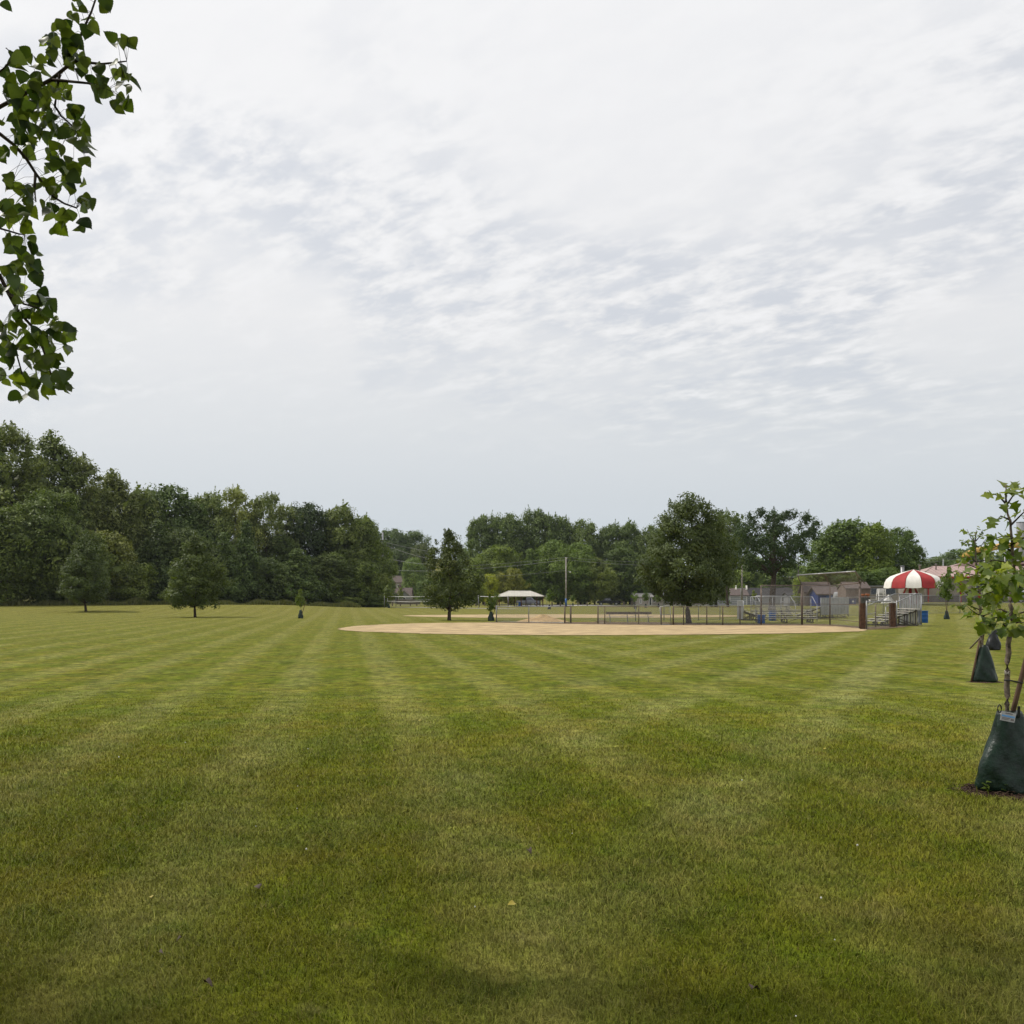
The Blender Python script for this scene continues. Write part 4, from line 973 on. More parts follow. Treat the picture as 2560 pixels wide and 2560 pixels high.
x = X(1202, 213); e = empty('grill', (x, 205, 0), 'black park grill on a post left of the shelter', 'grill'); MB().tube([(x, 205, 0), (x, 205, .85)], .05, 6).build('post', M_BLACK, e, True); MB().box((x, 205, .98), (.55, .4, .28)).build('firebox', M_BLACK, e)
x = X(1367, 226); e = empty('sign', (x, 226, 0), 'round-topped pale sign on a post at right shelter corner', 'sign'); MB().tube([(x, 226, 0), (x, 226, 2.0)], .035, 6).build('post', M_GALV, e, True); MB().lathe((0, 0, 0), [(.36, 0), (.36, .03)], 16); MB().tube([(x, 225.95, 2.2), (x, 225.99, 2.2)], .34, 14).build('sign_plate', M_SIDING, e)

# wooden posts that keep cars off the grass
k = 0
for px, d in ((921, 236), (941, 236), (981, 238), (1001, 238), (1026, 238), (1042, 240), (1190, 228), (1212, 228), (1380, 226), (1401, 230), (1445, 236), (1468, 238), (1560, 246), (1580, 246)):
    x = X(px, d); m = MB().box((x, d, .45 + tz(x, d)), (.26, .26, .92)); m.add([(x - .13, d - .13, .91 + tz(x, d)), (x + .13, d - .13, .91 + tz(x, d)), (x + .13, d + .13, .91 + tz(x, d)), (x - .13, d + .13, .91 + tz(x, d)), (x, d, .98 + tz(x, d))], [(0, 1, 4), (1, 2, 4), (2, 3, 4), (3, 0, 4)])
    tag(m.build('bollard', M_WOOD), 'short brown wooden post, %s from the left along the street edge' % nth[k], 'bollard', 'wooden posts along the street'); k += 1

# ------------------------------------------------------------------ vehicles
def vehicle(label, x, y, face, L, H, paint, kind='pickup', name='pickup_truck'):
    """face = +1: front points to the right"""
    z = tz(x, y) + .06; e = empty(name, (x, y, z), label, 'truck' if kind == 'pickup' else 'car', 'vehicles')
    W = 1.9; s = L / 5.8; hz = H / 1.9; f = face
    def P(u, v): return (x + f * u * s, y - W / 2, z + v * hz)
    if kind == 'pickup':
        lower = [(-2.85, .50), (-2.88, 1.12), (-.55, 1.14), (1.20, 1.16), (2.55, 1.08), (2.86, .95), (2.90, .48), (2.3, .40), (-2.4, .42)]
        cab = [(-.62, 1.12), (-.48, 1.78), (-.20, 1.88), (.62, 1.88), (.85, 1.80), (1.55, 1.14)]
        glass = [(-.45, 1.22), (-.34, 1.72), (.60, 1.76), (1.22, 1.22)]; wheels = (-1.85, 1.85)
    else:
        lower = [(-2.75, .45), (-2.8, .95), (-2.2, 1.12), (1.3, 1.10), (2.6, .92), (2.88, .75), (2.85, .40), (2.2, .32), (-2.3, .32)]
        cab = [(-2.2, 1.08), (-1.5, 1.62), (-.9, 1.80), (.4, 1.78), (.8, 1.66), (1.75, 1.08)]
        glass = [(-1.95, 1.14), (-1.35, 1.6), (.45, 1.68), (1.35, 1.14)]; wheels = (-1.75, 1.8)
    m = MB(); m.prism([P(*p) for p in lower], (0, W, 0)); body = m.build('body', paint, e)
    m = MB(); base = [P(*p) for p in cab]; n = len(base)
    va = [(p[0], y - W / 2 + (.04 if c[1] < 1.3 else .22), p[2]) for p, c in zip(base, cab)]; vb = [(p[0], y + W / 2 - (.04 if c[1] < 1.3 else .22), p[2]) for p, c in zip(base, cab)]
    m.add(va + vb, [tuple(range(n)), tuple(range(2 * n - 1, n - 1, -1))] + [(i, i + n, (i + 1) % n + n, (i + 1) % n) for i in range(n)]); cb = m.build('cab', paint, e)
    for sd in (-1, 1):
        m = MB(); q = [P(*p) for p in glass]; yy = [y + sd * (W / 2 - (.055 if g[1] < 1.4 else .185)) for g in glass]
        m.prism([(p[0], v, p[2]) for p, v in zip(q, yy)], (0, sd * -.012 * -1, 0)); m.build('side_window', M_GLASS, cb)
    a, b = P(*cab[-2]), P(*cab[-1])
    m = MB(); m.add([(a[0] + f * .02, y - W / 2 + .28, a[2]), (a[0] + f * .02, y + W / 2 - .28, a[2]), (b[0] + f * .01, y + W / 2 - .12, b[2] + .06), (b[0] + f * .01, y - W / 2 + .12, b[2] + .06)], [(0, 1, 2, 3)]); m.build('windscreen', M_GLASS, cb)
    if kind == 'pickup': m = MB(); m.box((P(-1.72, 0)[0], y, z + 1.135 * hz), (2.1 * s, W - .24, .03)); m.build('bed', M_BLACK, e)
    for wx in wheels:
        for sd in (-1, 1):
            px_, r = P(wx, 0)[0], .40 * hz
            w = MB().tube([(px_, y + sd * (W / 2 - .22), z - .06 + r), (px_, y + sd * (W / 2 + .02), z - .06 + r)], r, 18).build('wheel', M_TYRE, e, False)
            MB().tube([(px_, y + sd * (W / 2 + .015), z - .06 + r), (px_, y + sd * (W / 2 + .03), z - .06 + r)], r * .6, 14).build('rim', M_ALU, w)
    for sd in (-1, 1):
        q = P(2.86, .82); MB().box((q[0], y + sd * .72, q[2]), (.10, .34, .20)).build('headlight', M_WHITE, e)
        q = P(-2.85, .9); MB().box((q[0], y + sd * .80, q[2]), (.08, .22, .3)).build('tail_light', M_RED, e)
    q = P(2.92, .52); MB().box((q[0], y, q[2]), (.12, W, .2)).build('front_bumper', M_ALU, e)
    q = P(-2.88, .52); MB().box((q[0], y, q[2]), (.12, W, .18)).build('rear_bumper', M_ALU, e)
    return e
M_GREYCAR = mat('grey_car_paint', (0.20, 0.205, 0.22), 0.3, 0.04, 1, metal=0.5)
M_BLACKCAR = mat('black_car_paint', (0.012, 0.013, 0.017), 0.22, 0.05, 1, metal=0.2)
M_WHITECAR = mat('white_car_paint', (0.7, 0.7, 0.7), 0.3, 0.03, 1)
vehicle('grey pickup truck parked behind the picnic shelter', X(1321, 250), 250, 1, 5.9, 2.0, M_GREYCAR)
vehicle('black pickup truck parked under the round tree', X(1521, 257), 257, -1, 5.9, 1.85, M_BLACKCAR)
vehicle('white car parked up the hill near the far houses', X(987, 345), 345, 1, 5.2, 1.6, M_WHITECAR, 'car', 'car')
vehicle('dark grey car cut off by the picture edge behind nearest sapling', X(2572, 124), 124, -1, 4.6, 1.6, M_GREYCAR, 'car', 'car')

# ------------------------------------------------------------------ houses and other buildings
def house(name, label, px, d, W, dp, eave, ridge, wall_m, roof_m, axis='x', ang=0.0, wins=(), doors=(), garages=(), z=None, hip=0.0, over=.35, cat='house', chimney=None, trim=None, parent_gable=None):
    cx = X(px, d); z = tz(cx, d) if z is None else z; ca, sa = math.cos(ang), math.sin(ang)
    def T(u, v, w): return (cx + u * ca - v * sa, d + u * sa + v * ca, z + w)
    e = empty(name, (cx, d, z), label, cat)
    h = W / 2; m = MB()
    if axis == 'x':
        vs = [T(-h, 0, -.3), T(h, 0, -.3), T(h, dp, -.3), T(-h, dp, -.3), T(-h, 0, eave), T(h, 0, eave), T(h, dp, eave), T(-h, dp, eave)]
        fs = [(0, 1, 5, 4), (1, 2, 6, 5), (2, 3, 7, 6), (3, 0, 4, 7)]
        if not hip: vs += [T(-h, dp / 2, ridge), T(h, dp / 2, ridge)]; fs += [(4, 7, 8), (5, 9, 6)]
        m.add(vs, fs); wall = m.build('wall', wall_m, e)
        A, B = h + over, over; k = (ridge - eave) / (dp / 2); ze = eave - k * B; r = hip
        top = [T(-A, -B, ze), T(A, -B, ze), T(A, dp + B, ze), T(-A, dp + B, ze), T(-A + r, dp / 2, ridge), T(A - r, dp / 2, ridge)]
        bot = [(p[0], p[1], p[2] - .16) for p in top]
        fs = [(0, 1, 5, 4), (2, 3, 4, 5), (1, 2, 5), (3, 0, 4), (0, 6, 7, 1), (1, 7, 8, 2), (2, 8, 9, 3), (3, 9, 6, 0), (6, 10, 11, 7), (8, 11, 10, 9)] if hip else \
             [(0, 1, 5, 4), (2, 3, 4, 5), (6, 10, 11, 7), (8, 11, 10, 9), (0, 6, 7, 1), (2, 8, 9, 3), (0, 4, 10, 6), (4, 3, 9, 10), (1, 7, 11, 5), (5, 11, 8, 2)]
        roof = MB().add([(p[0], p[1], p[2] + .16) for p in top] + [(p[0], p[1], p[2] + .16) for p in bot], fs).build('roof', roof_m, e)
    else:
        vs = [T(-h, 0, -.3), T(h, 0, -.3), T(h, dp, -.3), T(-h, dp, -.3), T(-h, 0, eave), T(h, 0, eave), T(h, dp, eave), T(-h, dp, eave), T(0, 0, ridge), T(0, dp, ridge)]
        wall = m.add(vs, [(0, 1, 5, 8, 4), (1, 2, 6, 5), (2, 3, 7, 9, 6), (3, 0, 4, 7)]).build('wall', wall_m, e)
        k = (ridge - eave) / h; A = h + over; ze = ridge - k * A; roof = None; m = MB()
        for s in (-1, 1):
            q = [T(s * A, -over, ze + .02), T(s * A, dp + over, ze + .02), T(0, dp + over, ridge + .02), T(0, -over, ridge + .02)]
            m.prism(q, (0, 0, .15))
        roof = m.build('roof', roof_m, e)
        m = MB()
        for s in (-1, 1): m.bar(T(s * A, -over - .03, ze + .05), T(0, -over - .03, ridge + .05), .05, .22)
        m.build('bargeboard', trim or M_BEIGE, roof)
    for (u, w0, zz, hh) in wins:
        wf = MB().box(T(u, -.02, zz + hh / 2), (w0 + .24, .08, hh + .24), ang).build('window', trim or M_WHITE, e)
        MB().box(T(u, -.055, zz + hh / 2), (w0, .04, hh), ang).build('pane', M_GLASS, wf)
        MB().box(T(u, -.08, zz + hh / 2), (.06, .02, hh), ang).build('mullion', trim or M_WHITE, wf)
    for (u, w0, hh, dm) in doors:
        dr = MB().box(T(u, -.02, hh / 2), (w0 + .2, .08, hh + .1), ang).build('door_frame', trim or M_WHITE, e)
        MB().box(T(u, -.055, hh / 2), (w0, .04, hh - .05), ang).build('door', dm, dr)
    for (u, w0, hh) in garages:
        gd = MB().box(T(u, -.02, hh / 2), (w0 + .3, .08, hh + .15), ang).build('garage_door', trim or M_WHITE, e)
        for i in range(4): MB().box(T(u, -.07, hh * (i + .5) / 4), (w0, .05, hh / 4 - .04), ang).build('door_panel', M_SIDING, gd)
    if chimney: MB().box(T(chimney[0], chimney[1], chimney[2]), (.7, .7, 1.8), ang).build('chimney', M_SHED, roof)
    return e, T

house('house', 'house with brown roof and gable behind the big oak trunk', 1932, 305, 12.6, 9, 5.2, 8.0, M_TAN, M_SHINGLE, 'x', trim=M_BEIGE, wins=((-4.5, .9, 3.3, 1.2),), z=.0)
house('gable_wing', 'tan gable wing of the brown-roofed house beside the oak', 1914, 302, 4.6, 6, 5.0, 7.9, M_TAN, M_SHINGLE, 'y', trim=M_BEIGE, wins=((-1.2, .7, 3.6, 1.2),), cat='house')
house('garden_gable', 'right gable of the brown-roofed house right of oak trunk', 1944, 302.5, 4.8, 5, 4.6, 7.4, M_SIDING, M_SHINGLE, 'y', trim=M_BEIGE, cat='house')
house('ranch_house', 'low grey house with dark roof behind the bleachers', 1922, 285, 17.5, 9, 2.6, 4.6, M_SIDING, M_SHINGLE_D, 'x', hip=2.2, wins=((-3.4, 1.2, .9, 1.3), (4.2, 1.1, .9, 1.3), (6.8, 1.1, .9, 1.3)), doors=((.9, 1.0, 2.1, M_WHITE),), garages=((-6.4, 3.6, 2.2),))
house('ranch_house', 'low grey house with garage at the right edge of the maple', 1822, 280, 10.5, 8, 2.6, 4.4, M_SIDING, M_SHINGLE, 'x', wins=((-3.6, 1.0, .9, 1.2),), garages=((2.6, 4.4, 2.3),))
house('ranch_house', 'beige house seen under the branches of the maple', 1712, 282, 12.5, 8, 2.7, 4.6, M_BEIGE, M_SHINGLE, 'x', wins=((-3.5, 1.0, .8, 1.3), (-4.9, .5, .8, 1.3), (2.2, 1.1, .8, 1.3), (4.6, 1.0, .8, 1.3)), doors=((-.6, 1.1, 2.2, M_GLASS),))
house('garage', 'small beige garage with pale roof left of the maple', 1610, 270, 4.6, 6, 2.2, 3.0, M_BEIGE, M_CONC, 'x', ang=.12, doors=((1.7, .5, 1.9, M_GLASS),), wins=((-.9, .3, .5, 1.0),), cat='garage')
house('garage', 'pale beige garage wing right of the small garage', 1640, 276, 3.6, 6, 2.2, 3.4, M_BEIGE, M_SHINGLE, 'x', wins=((-.6, .6, .8, 1.1),), cat='garage')
house('shed', 'grey shed with low roof behind the long bleacher', 1993, 240, 4.3, 4, 2.45, 3.0, M_SIDING, M_SHINGLE_D, 'x', cat='shed', garages=((.3, 1.8, 2.0),))
house('house', 'brown-roofed far house with chimney behind the volleyball net', 990, 312, 8.8, 7, 2.5, 4.7, M_BEIGE, M_SHINGLE, 'x', chimney=(.9, 3.4, 4.9), wins=((-2.6, 1.0, .9, 1.1),), doors=((.2, .9, 2.0, M_BLACK),))
house('gable_wing', 'grey gable of the brown-roofed far house', 1010, 308, 3.6, 4, 2.4, 4.0, M_SIDING, M_SHINGLE, 'y', wins=((0, .8, .9, 1.0),), cat='house')
house('house', 'upper far house with tan roof on the hillside', 988, 362, 7.5, 7, 3.4, 5.6, M_BEIGE, M_SHINGLE, 'x', wins=((-1.6, 1.0, 1.2, 1.2), (1.4, 1.0, 1.2, 1.2)), doors=((0.1, .9, 2.0, M_SHED),))
x = X(1010, 300); e = empty('board_fence', (x, 296, 0), 'weathered grey board fence before the far house', 'fence')
for i in range(34): MB().box((X(993, 296) + i * .20, 296 + .012 * (i % 2), .75), (.18, .03, 1.5 + .04 * math.sin(i * 2.3))).build('board', M_WOOD, e)
for k in (.4, 1.2): MB().box((X(993, 296) + 3.3, 296.06, k), (6.8, .05, .09)).build('rail', M_WOOD, e)

# blue shed, recycling bins and the rest behind the backstop
house('garage', 'low building with dark brown roof beside the blue shed', 2046, 150, 3.4, 7, 1.7, 3.1, M_SHED, M_SHINGLE, 'x', ang=-.15, cat='shed', z=1.0)
house('shed', 'bright blue shed with white eave behind the picket bleacher', 2070, 140, 2.7, 4, 1.35, 2.25, M_BLUE2, M_SHINGLE, 'x', cat='shed', z=1.05, doors=((.1, .7, 1.2, M_BLUE),), trim=M_BLUE2)
house('shed', 'plain brown shed with flat-looking brown roof right of the backstop', 2145, 124, 2.9, 3.2, 1.75, 2.5, M_SHED, M_SHINGLE, 'x', over=.1, cat='shed')
x, y = X(2102, 136), 136; z = tz(x, y) + .9
e = empty('propane_tank', (x, y, tz(x, y)), 'pale rounded tank beside the brown shed', 'tank'); MB().tube([(x - .95, y, z + .3), (x - .8, y, z + .3), (x + .55, y, z + .3), (x + .8, y, z + .3), (x + .92, y, z + .3)], [.3, .58, .58, .45, .15], 16).build('body', M_SIDING, e, True)
for s in (-.5, .4): MB().box((x + s, y, z - .45), (.2, .7, .9)).build('support', M_CONC, e)
x, y = X(2034, 190), 190; z = tz(x, y)
e = empty('camper', (x, y, z), 'white camper roof showing above the brown building', 'camper')
mb = MB(); mb.prism([(x - .95, y, z + .4), (x + .95, y, z + .4), (x + 1.0, y, z + 1.9), (x + .75, y, z + 3.1), (x - .55, y, z + 3.15), (x - .9, y, z + 2.2)], (0, 3, 0)); mb.build('body', M_WHITE, e)
MB().box((x, y - .02, z + 2.2), (1.2, .05, .35)).build('window', M_GLASS, e)
for k, (px, m_, lab) in enumerate(((2111, M_BLUE2, 'left blue recycling bin by the brown shed'), (2130, M_BLUE2, 'right blue recycling bin by the brown shed'), (2147, M_BLACK, 'black bin right of the blue recycling bins'), (2163, M_BLACK, 'black bin under the terracotta pots'))):
    d = 119; x = X(px, d); z = tz(x, d); e = empty('bin', (x, d, z), lab, 'bin', 'bins by the pool shed')
    MB().add([(x - .36, d - .3, z), (x + .36, d - .3, z), (x + .36, d + .3, z), (x - .36, d + .3, z), (x - .42, d - .36, z + .60), (x + .42, d - .36, z + .60), (x + .42, d + .36, z + .60), (x - .42, d + .36, z + .60)], [(0, 3, 2, 1), (0, 1, 5, 4), (1, 2, 6, 5), (2, 3, 7, 6), (3, 0, 4, 7), (4, 5, 6, 7)]).build('body', m_, e)
    MB().box((x, d - .02, z + .64), (.88, .80, .07)).build('lid', m_, e)
    if k < 3: MB().box((x, d - .355, z + .36), (.22, .02, .20)).build('label', M_WHITE, e)
for px, r, lab in ((2157, .26, 'left terracotta pot on the black bin'), (2169, .24, 'right taller terracotta pot on the black bin')):
    d = 119; x = X(px, d); z = tz(x, d) + .675; e = empty('flower_pot', (x, d, z), lab, 'pot', 'terracotta pots')
    MB().lathe((x, d, z), [(r * .6, 0), (r * .95, .30), (r, .34), (r, .42), (r * .85, .42), (r * .8, .36)], 16).build('body', M_ORANGE, e, True)

# lifeguard chair and covered white furniture
x, d = X(2203, 118), 118; z = tz(x, d)
e = empty('lifeguard_chair', (x, d, z), 'tall white lifeguard chair with ladder left of the striped canopy', 'chair')
for sx in (-.42, .42):
    for sy in (-.4, .4): MB().bar((x + sx * 1.15, d + sy, z), (x + sx * .8, d + sy * .7, z + 1.65), .09, .09).build('leg', M_WHITE, e)
for i in range(4): MB().box((x, d - .42 + .03 * i, z + .25 + .33 * i), (.78, .05, .10)).build('rung', M_WHITE, e)
MB().box((x, d, z + 1.12), (.72, .62, .06)).build('seat', M_WHITE, e)
for i in range(4): MB().box((x, d + .30, z + 1.25 + .13 * i), (.70, .04, .10)).build('back_slat', M_WHITE, e)
MB().tube([(x + .4, d, z + 1.1), (x + .55, d - .1, z + 1.75), (x + .35, d - .1, z + 2.0)], .035, 6).build('umbrella_holder', M_WHITE, e, True)
x, d = X(2221, 117), 117; z = tz(x, d)
tag(mound('covered_stack', 'white rounded cover over a stack beside the lifeguard chair', x, d, .78, .6, 1.0, M_WHITE, 9, 'cover', .3, 24, 8), 'white rounded cover over a stack beside the lifeguard chair', 'cover')
x = X(2182, 117.5); e = empty('side_table', (x, 117.5, tz(x, 117.5)), 'small white table at the foot of the lifeguard chair', 'table'); MB().box((x, 117.5, tz(x, 117.5) + .42), (.8, .6, .05)).build('table_top', M_WHITE, e)
for sx in (-.35, .35): MB().box((x + sx, 117.5, tz(x, 117.5) + .2), (.06, .5, .4)).build('leg', M_WHITE, e)

# striped canopy and striped kiosk beneath
def canopy():
    d = 114; cx = X(2284, d); g = tz(cx, d); Rm = 73 / FPX * d; n = 12
    fc = math.atan2(-d, -cx); za, zr, zs = Z(1424, d), Z(1455, d), Z(1470, d)
    e = empty('striped_canopy', (cx, d, g), 'large red and white striped round canopy in front of pool building', 'canopy')
    prof = [(r_, za - (za - zs) * k_) for r_, k_ in ((.02, 0), (.30, .115), (.55, .235), (.78, .37), (.91, .53), (.97, .72), (1.0, 1.0))]
    for k in range(n):
        a0, a1 = 2 * math.pi * (k + .02) / n + fc - math.pi / n, 2 * math.pi * (k + .98) / n + fc - math.pi / n
        vs, fs = [], []; m = 6
        for i, (r, z) in enumerate(prof):
            for j in range(m + 1):
                t = j / m; a = a0 + (a1 - a0) * t; sagr = 1 - .035 * math.sin(math.pi * t) * (r > .3); dz = -.05 * math.sin(math.pi * t) * (1 if i == len(prof) - 1 else 0) - .03 * math.sin(math.pi * t) * (0 < i < 6)
                vs.append((cx + Rm * r * sagr * math.cos(a), d + Rm * r * sagr * math.sin(a), z + dz))
        for i in range(len(prof) - 1):
            for j in range(m): q = i * (m + 1) + j; fs.append((q, q + m + 1, q + m + 2, q + 1))
        MB().add(vs, fs).build('panel', M_CANVAS if k % 2 == 0 else M_RED, e, True)
    for k in range(6):
        a = 2 * math.pi * k / 6; MB().tube([(cx, d, za - .15), (cx + Rm * .9 * math.cos(a), d + Rm * .9 * math.sin(a), zr - .35)], .03, 6).build('rib', M_GALV, e, True)
    MB().tube([(cx, d, g), (cx, d, za + .05)], .09, 10).build('pole', M_GALV, e, True)
    return cx, d, g, zs
cx, d, g, zs = canopy()
kx = X(2277, d); e = empty('striped_booth', (kx, d, g), 'round booth with red and white striped curtains under the canopy', 'booth')
for k in range(14):
    a0, a1 = 2 * math.pi * k / 14, 2 * math.pi * (k + 1) / 14; vs = []; fs = []
    prof = [(.55, zs + .1 - g), (.85, (zs - g) * .72), (1.02, (zs - g) * .45), (.98, 0)]
    for r, z in prof:
        for j in range(4): a = a0 + (a1 - a0) * j / 3; vs.append((kx + r * math.cos(a), d + r * math.sin(a), g + z))
    for i in range(3):
        for j in range(3): q = i * 4 + j; fs.append((q, q + 4, q + 5, q + 1))
    MB().add(vs, fs).build('curtain', M_RED if k % 2 else M_CANVAS, e, True)
MB().box((kx + 1.25, d + .3, g + .95), (.45, .4, 1.9)).build('white_pillar', M_CANVAS, e)

# pool building
def pool_house():
    d = 138; x0, x1 = X(2304, d), X(2700, d); g = 1.25; e = empty('pool_building', ((x0 + x1) / 2, d, g), 'long tan building with faded red metal roof behind the pool', 'building')
    ze, zr = Z(1441, d), Z(1416, d + 5); dp = 10
    MB().box(((x0 + x1) / 2, d + dp / 2, (g + ze) / 2 - .15), (x1 - x0, dp, ze - g + .3)).build('wall', M_TAN, e)
    zb = Z(1488, d); bl = MB().box(((x0 + x1) / 2, d - .03, (zb + g) / 2 - .1), (x1 - x0 - .1, .12, zb - g + .2)).build('block_base', M_BLOCK, e)
    nb = 44; rows = 4
    for r in range(rows):
        for i in range(nb):
            if 18 < i: continue
            MB().box((x0 + 3.6 + (i + .5 * (r % 2)) * .46, d - .10, g + .08 + (zb - g) * (r + .5) / rows), (.43, .05, (zb - g) / rows - .03)).build('block', M_BLOCK, bl)
    for px in (2320, 2401, 2490): MB().box((X(px, d), d - .12, (g + ze) / 2), (.16, .10, ze - g)).build('red_trim', M_RED, e)
    hx = x0 + 3.6; rid0 = (hx, d + dp / 2, zr); A = .5
    rf = MB().add([(x0 - A, d - A, ze - .05), (x1, d - A, ze - .05), (x1, d + dp / 2, zr), rid0, (x0 - A, d + dp + A, ze - .05), (x1, d + dp + A, ze - .05)], [(0, 1, 2, 3), (0, 3, 4), (3, 2, 5, 4)]).build('roof', M_PINK, e)
    n = 34; w = (x1 - x0 + A) / n
    for i in range(n):
        xa = x0 - A + i * w; t = min(1, (xa + w / 2 - x0 + A) / (hx - x0 + A))
        p0 = Vector((xa + w / 2, d - A - .02, ze - .02)); p1 = Vector((xa + w / 2, d - A + (dp / 2 + A) * t, ze - .05 + (zr - ze + .05) * t + .035))
        MB().bar(p0, p1, w - .05, .035).build('roof_panel', M_PINK, rf)
    MB().box(((x0 + x1) / 2, d - A - .05, ze - .14), (x1 - x0 + A * 2, .10, .2)).build('gutter', M_RED, rf)
    MB().tube([rid0, (x1, d + dp / 2, zr)], .08, 6).build('ridge_cap', M_SHED, rf, True)
    MB().tube([(x0 - A, d - A, ze), rid0], .06, 6).build('hip_cap', M_SHED, rf, True)
    for px, t0, m_, r in ((2340, 1411, M_SHED, .10), (2299, 1413.5, M_SHED, .12)):
        x = X(px, d + 3); MB().tube([(x, d + 3, ze + .3), (x, d + 3, Z(t0, d + 3)), ], r, 8).build('vent_pipe', m_, rf, True); MB().tube([(x, d + 3, Z(t0, d + 3)), (x, d + 3, Z(t0, d + 3) + .08)], r * 1.7, 8).build('vent_cap', M_CONC, rf, True)
    # raised right part of the roof
    xs = X(2378, d + 5)
    MB().add([(xs, d + dp / 2, zr), (xs + 1.6, d + dp / 2, zr + .55), (x1, d + dp / 2, zr + .55), (x1, d + dp / 2 + 2, zr), (xs, d + dp / 2 + 2, zr)], [(0, 3, 2, 1), (0, 1, 4), (1, 2, 3, 4)]).build('upper_roof', M_PINK, rf)
    for px, zz in ((2452, 1462), (2520, 1462)):
        wf = MB().box((X(px, d), d - .02, Z(zz, d)), (1.5, .1, 1.0)).build('window', M_WHITE, e); MB().box((X(px, d), d - .07, Z(zz, d)), (1.3, .06, .8)).build('pane', M_GLASS, wf)
pool_house()
x0, x1, d = X(2172, 130), X(2246, 130), 130; g = 1.25
e = empty('pool_annex', ((x0 + x1) / 2, d, g), 'low grey annex with dark windows between shed and canopy', 'building')
MB().box(((x0 + x1) / 2, d + 2, g + .95), (x1 - x0, 4, 2.2)).build('wall', M_TAN, e)
MB().box(((x0 + x1) / 2, d + 1.9, g + 2.1), (x1 - x0 + .3, 4.4, .12)).build('roof', M_SIDING, e)
for px, w in ((2191, 1.35), (2224, 1.35)):
    wf = MB().box((X(px, d), d - .03, g + 1.45), (w + .14, .08, .84)).build('window', M_SIDING, e); MB().box((X(px, d), d - .075, g + 1.45), (w, .05, .7)).build('pane', M_GLASS, wf)
x = X(2256, 150); e = empty('metal_flue', (x, 150, 1.25), 'thick grey flue behind the striped canopy', 'flue'); MB().tube([(x, 150, 1.25), (x, 150, Z(1416, 150))], .27, 12).build('pipe', M_GALV, e, True); MB().tube([(x, 150, Z(1416, 150)), (x, 150, Z(1414.5, 150))], .33, 12).build('cap', M_ALU, e, True)
# water slide parts behind the saplings
d = 152; e = empty('water_slide', (X(2470, d), d, 1.25), 'yellow water slide glimpsed through the sapling leaves', 'slide')
pts = [(X(a, d), d + k * .8, Z(b, d)) for k, (a, b) in enumerate(((2412, 1390), (2428, 1384), (2450, 1376), (2480, 1371), (2510, 1366), (2545, 1360), (2590, 1358)))]
MB().tube(pts, .46, 12).build('flume', M_YELLOW, e, True)
for p in pts[1::2]: MB().tube([(p[0], p[1], 1.2), (p[0], p[1], p[2] - .5)], .12, 8).build('support', M_GALV, e, True)
x = X(2551, 160); e = empty('slide_tower', (x, 160, 1.25), 'round grey tower rising at the right picture edge', 'tower'); MB().tube([(x, 160, 1.2), (x, 160, Z(1306, 160))], .58, 16).build('shaft', M_SIDING, e, True); MB().tube([(x, 160, Z(1306, 160)), (x, 160, Z(1305, 160))], .62, 16).build('cap', M_GALV, e, True)

# basketball hoops seen edge-on by the grey house, pole with arm under the maple
for px, top, d, lab in ((1853, 1464, 250, 'basketball post with white board edge left of the dark-roofed house'), (1659, 1468, 240, 'grey post with arm and board under the left of the maple')):
    x = X(px, d); e = empty('basketball_hoop', (x, d, tz(x, d)), lab, 'hoop', 'basketball posts'); h = Z(top, d) - .6
    MB().tube([(x, d, 0), (x, d, h)], .16, 8).build('post', M_SIDING, e, True)
    for s in (-1, 1):
        MB().tube([(x, d, h - .2), (x + s * 1.25, d, h - .05)], .06, 6).build('arm', M_ALU, e, True)
        MB().box((x + s * 1.3, d, h + .15), (.12, 1.5, 1.0)).build('backboard', M_WHITE, e)
        MB().lathe((x + s * 1.58, d, h - .1), [(.22, 0), (.235, 0), (.235, .03), (.22, .03)], 14).build('rim', M_ORANGE, e)

# ------------------------------------------------------------------ leaves that can be told apart
def leaf_blade(name, outline, fold, curl, m):
    """half outline (x along the leaf, y half width) mirrored about the midrib; the halves fold up and the tip curls down"""
    n = len(outline); vs = []; fs = []
    for (x, w) in outline: vs.append((x, 0, -curl * x * x))
    for s in (-1, 1):
        b = len(vs)
        for (x, w) in outline: vs.append((x, s * w, fold * w - curl * x * x + .10 * w * math.sin(7 * x + s)))
        for i in range(n - 1): fs.append((i, i + 1, b + i + 1, b + i) if s > 0 else (i, b + i, b + i + 1, i + 1))
    me = bpy.data.meshes.new(name); me.from_pydata(vs, [], fs); me.shade_smooth(); me.update(); me.materials.append(m); return me
pop_out = [(0, .0), (.03, .20), (.10, .36), (.18, .45), (.26, .475), (.33, .44), (.38, .455), (.45, .39), (.50, .40), (.58, .31), (.63, .31), (.71, .21), (.76, .20), (.84, .10), (.92, .035), (1.0, 0)]
tul_out = [(0, .0), (.02, .12), (.05, .33), (.12, .50), (.20, .52), (.27, .40), (.33, .30), (.42, .40), (.52, .54), (.60, .52), (.66, .36), (.70, .24), (.80, .22), (.90, .12), (1.0, 0)]
L_POP = leaf_mat('poplar_leaves', (0.044, 0.072, 0.015), (0.125, 0.160, 0.038), 0.45, 0.42, 0.45, True)
L_TUL = leaf_mat('young_leaves', (0.100, 0.150, 0.017), (0.215, 0.255, 0.040), 0.44, 0.45, 0.4, True)
POP = [leaf_blade('poplar_leaf', pop_out, f, c, L_POP) for f, c in ((.25, .12), (.55, .25), (-.15, .35), (.1, .05))]
TUL = [leaf_blade('lobed_leaf', tul_out, f, c, L_TUL) for f, c in ((.30, .30), (.6, .5), (.1, .25))]

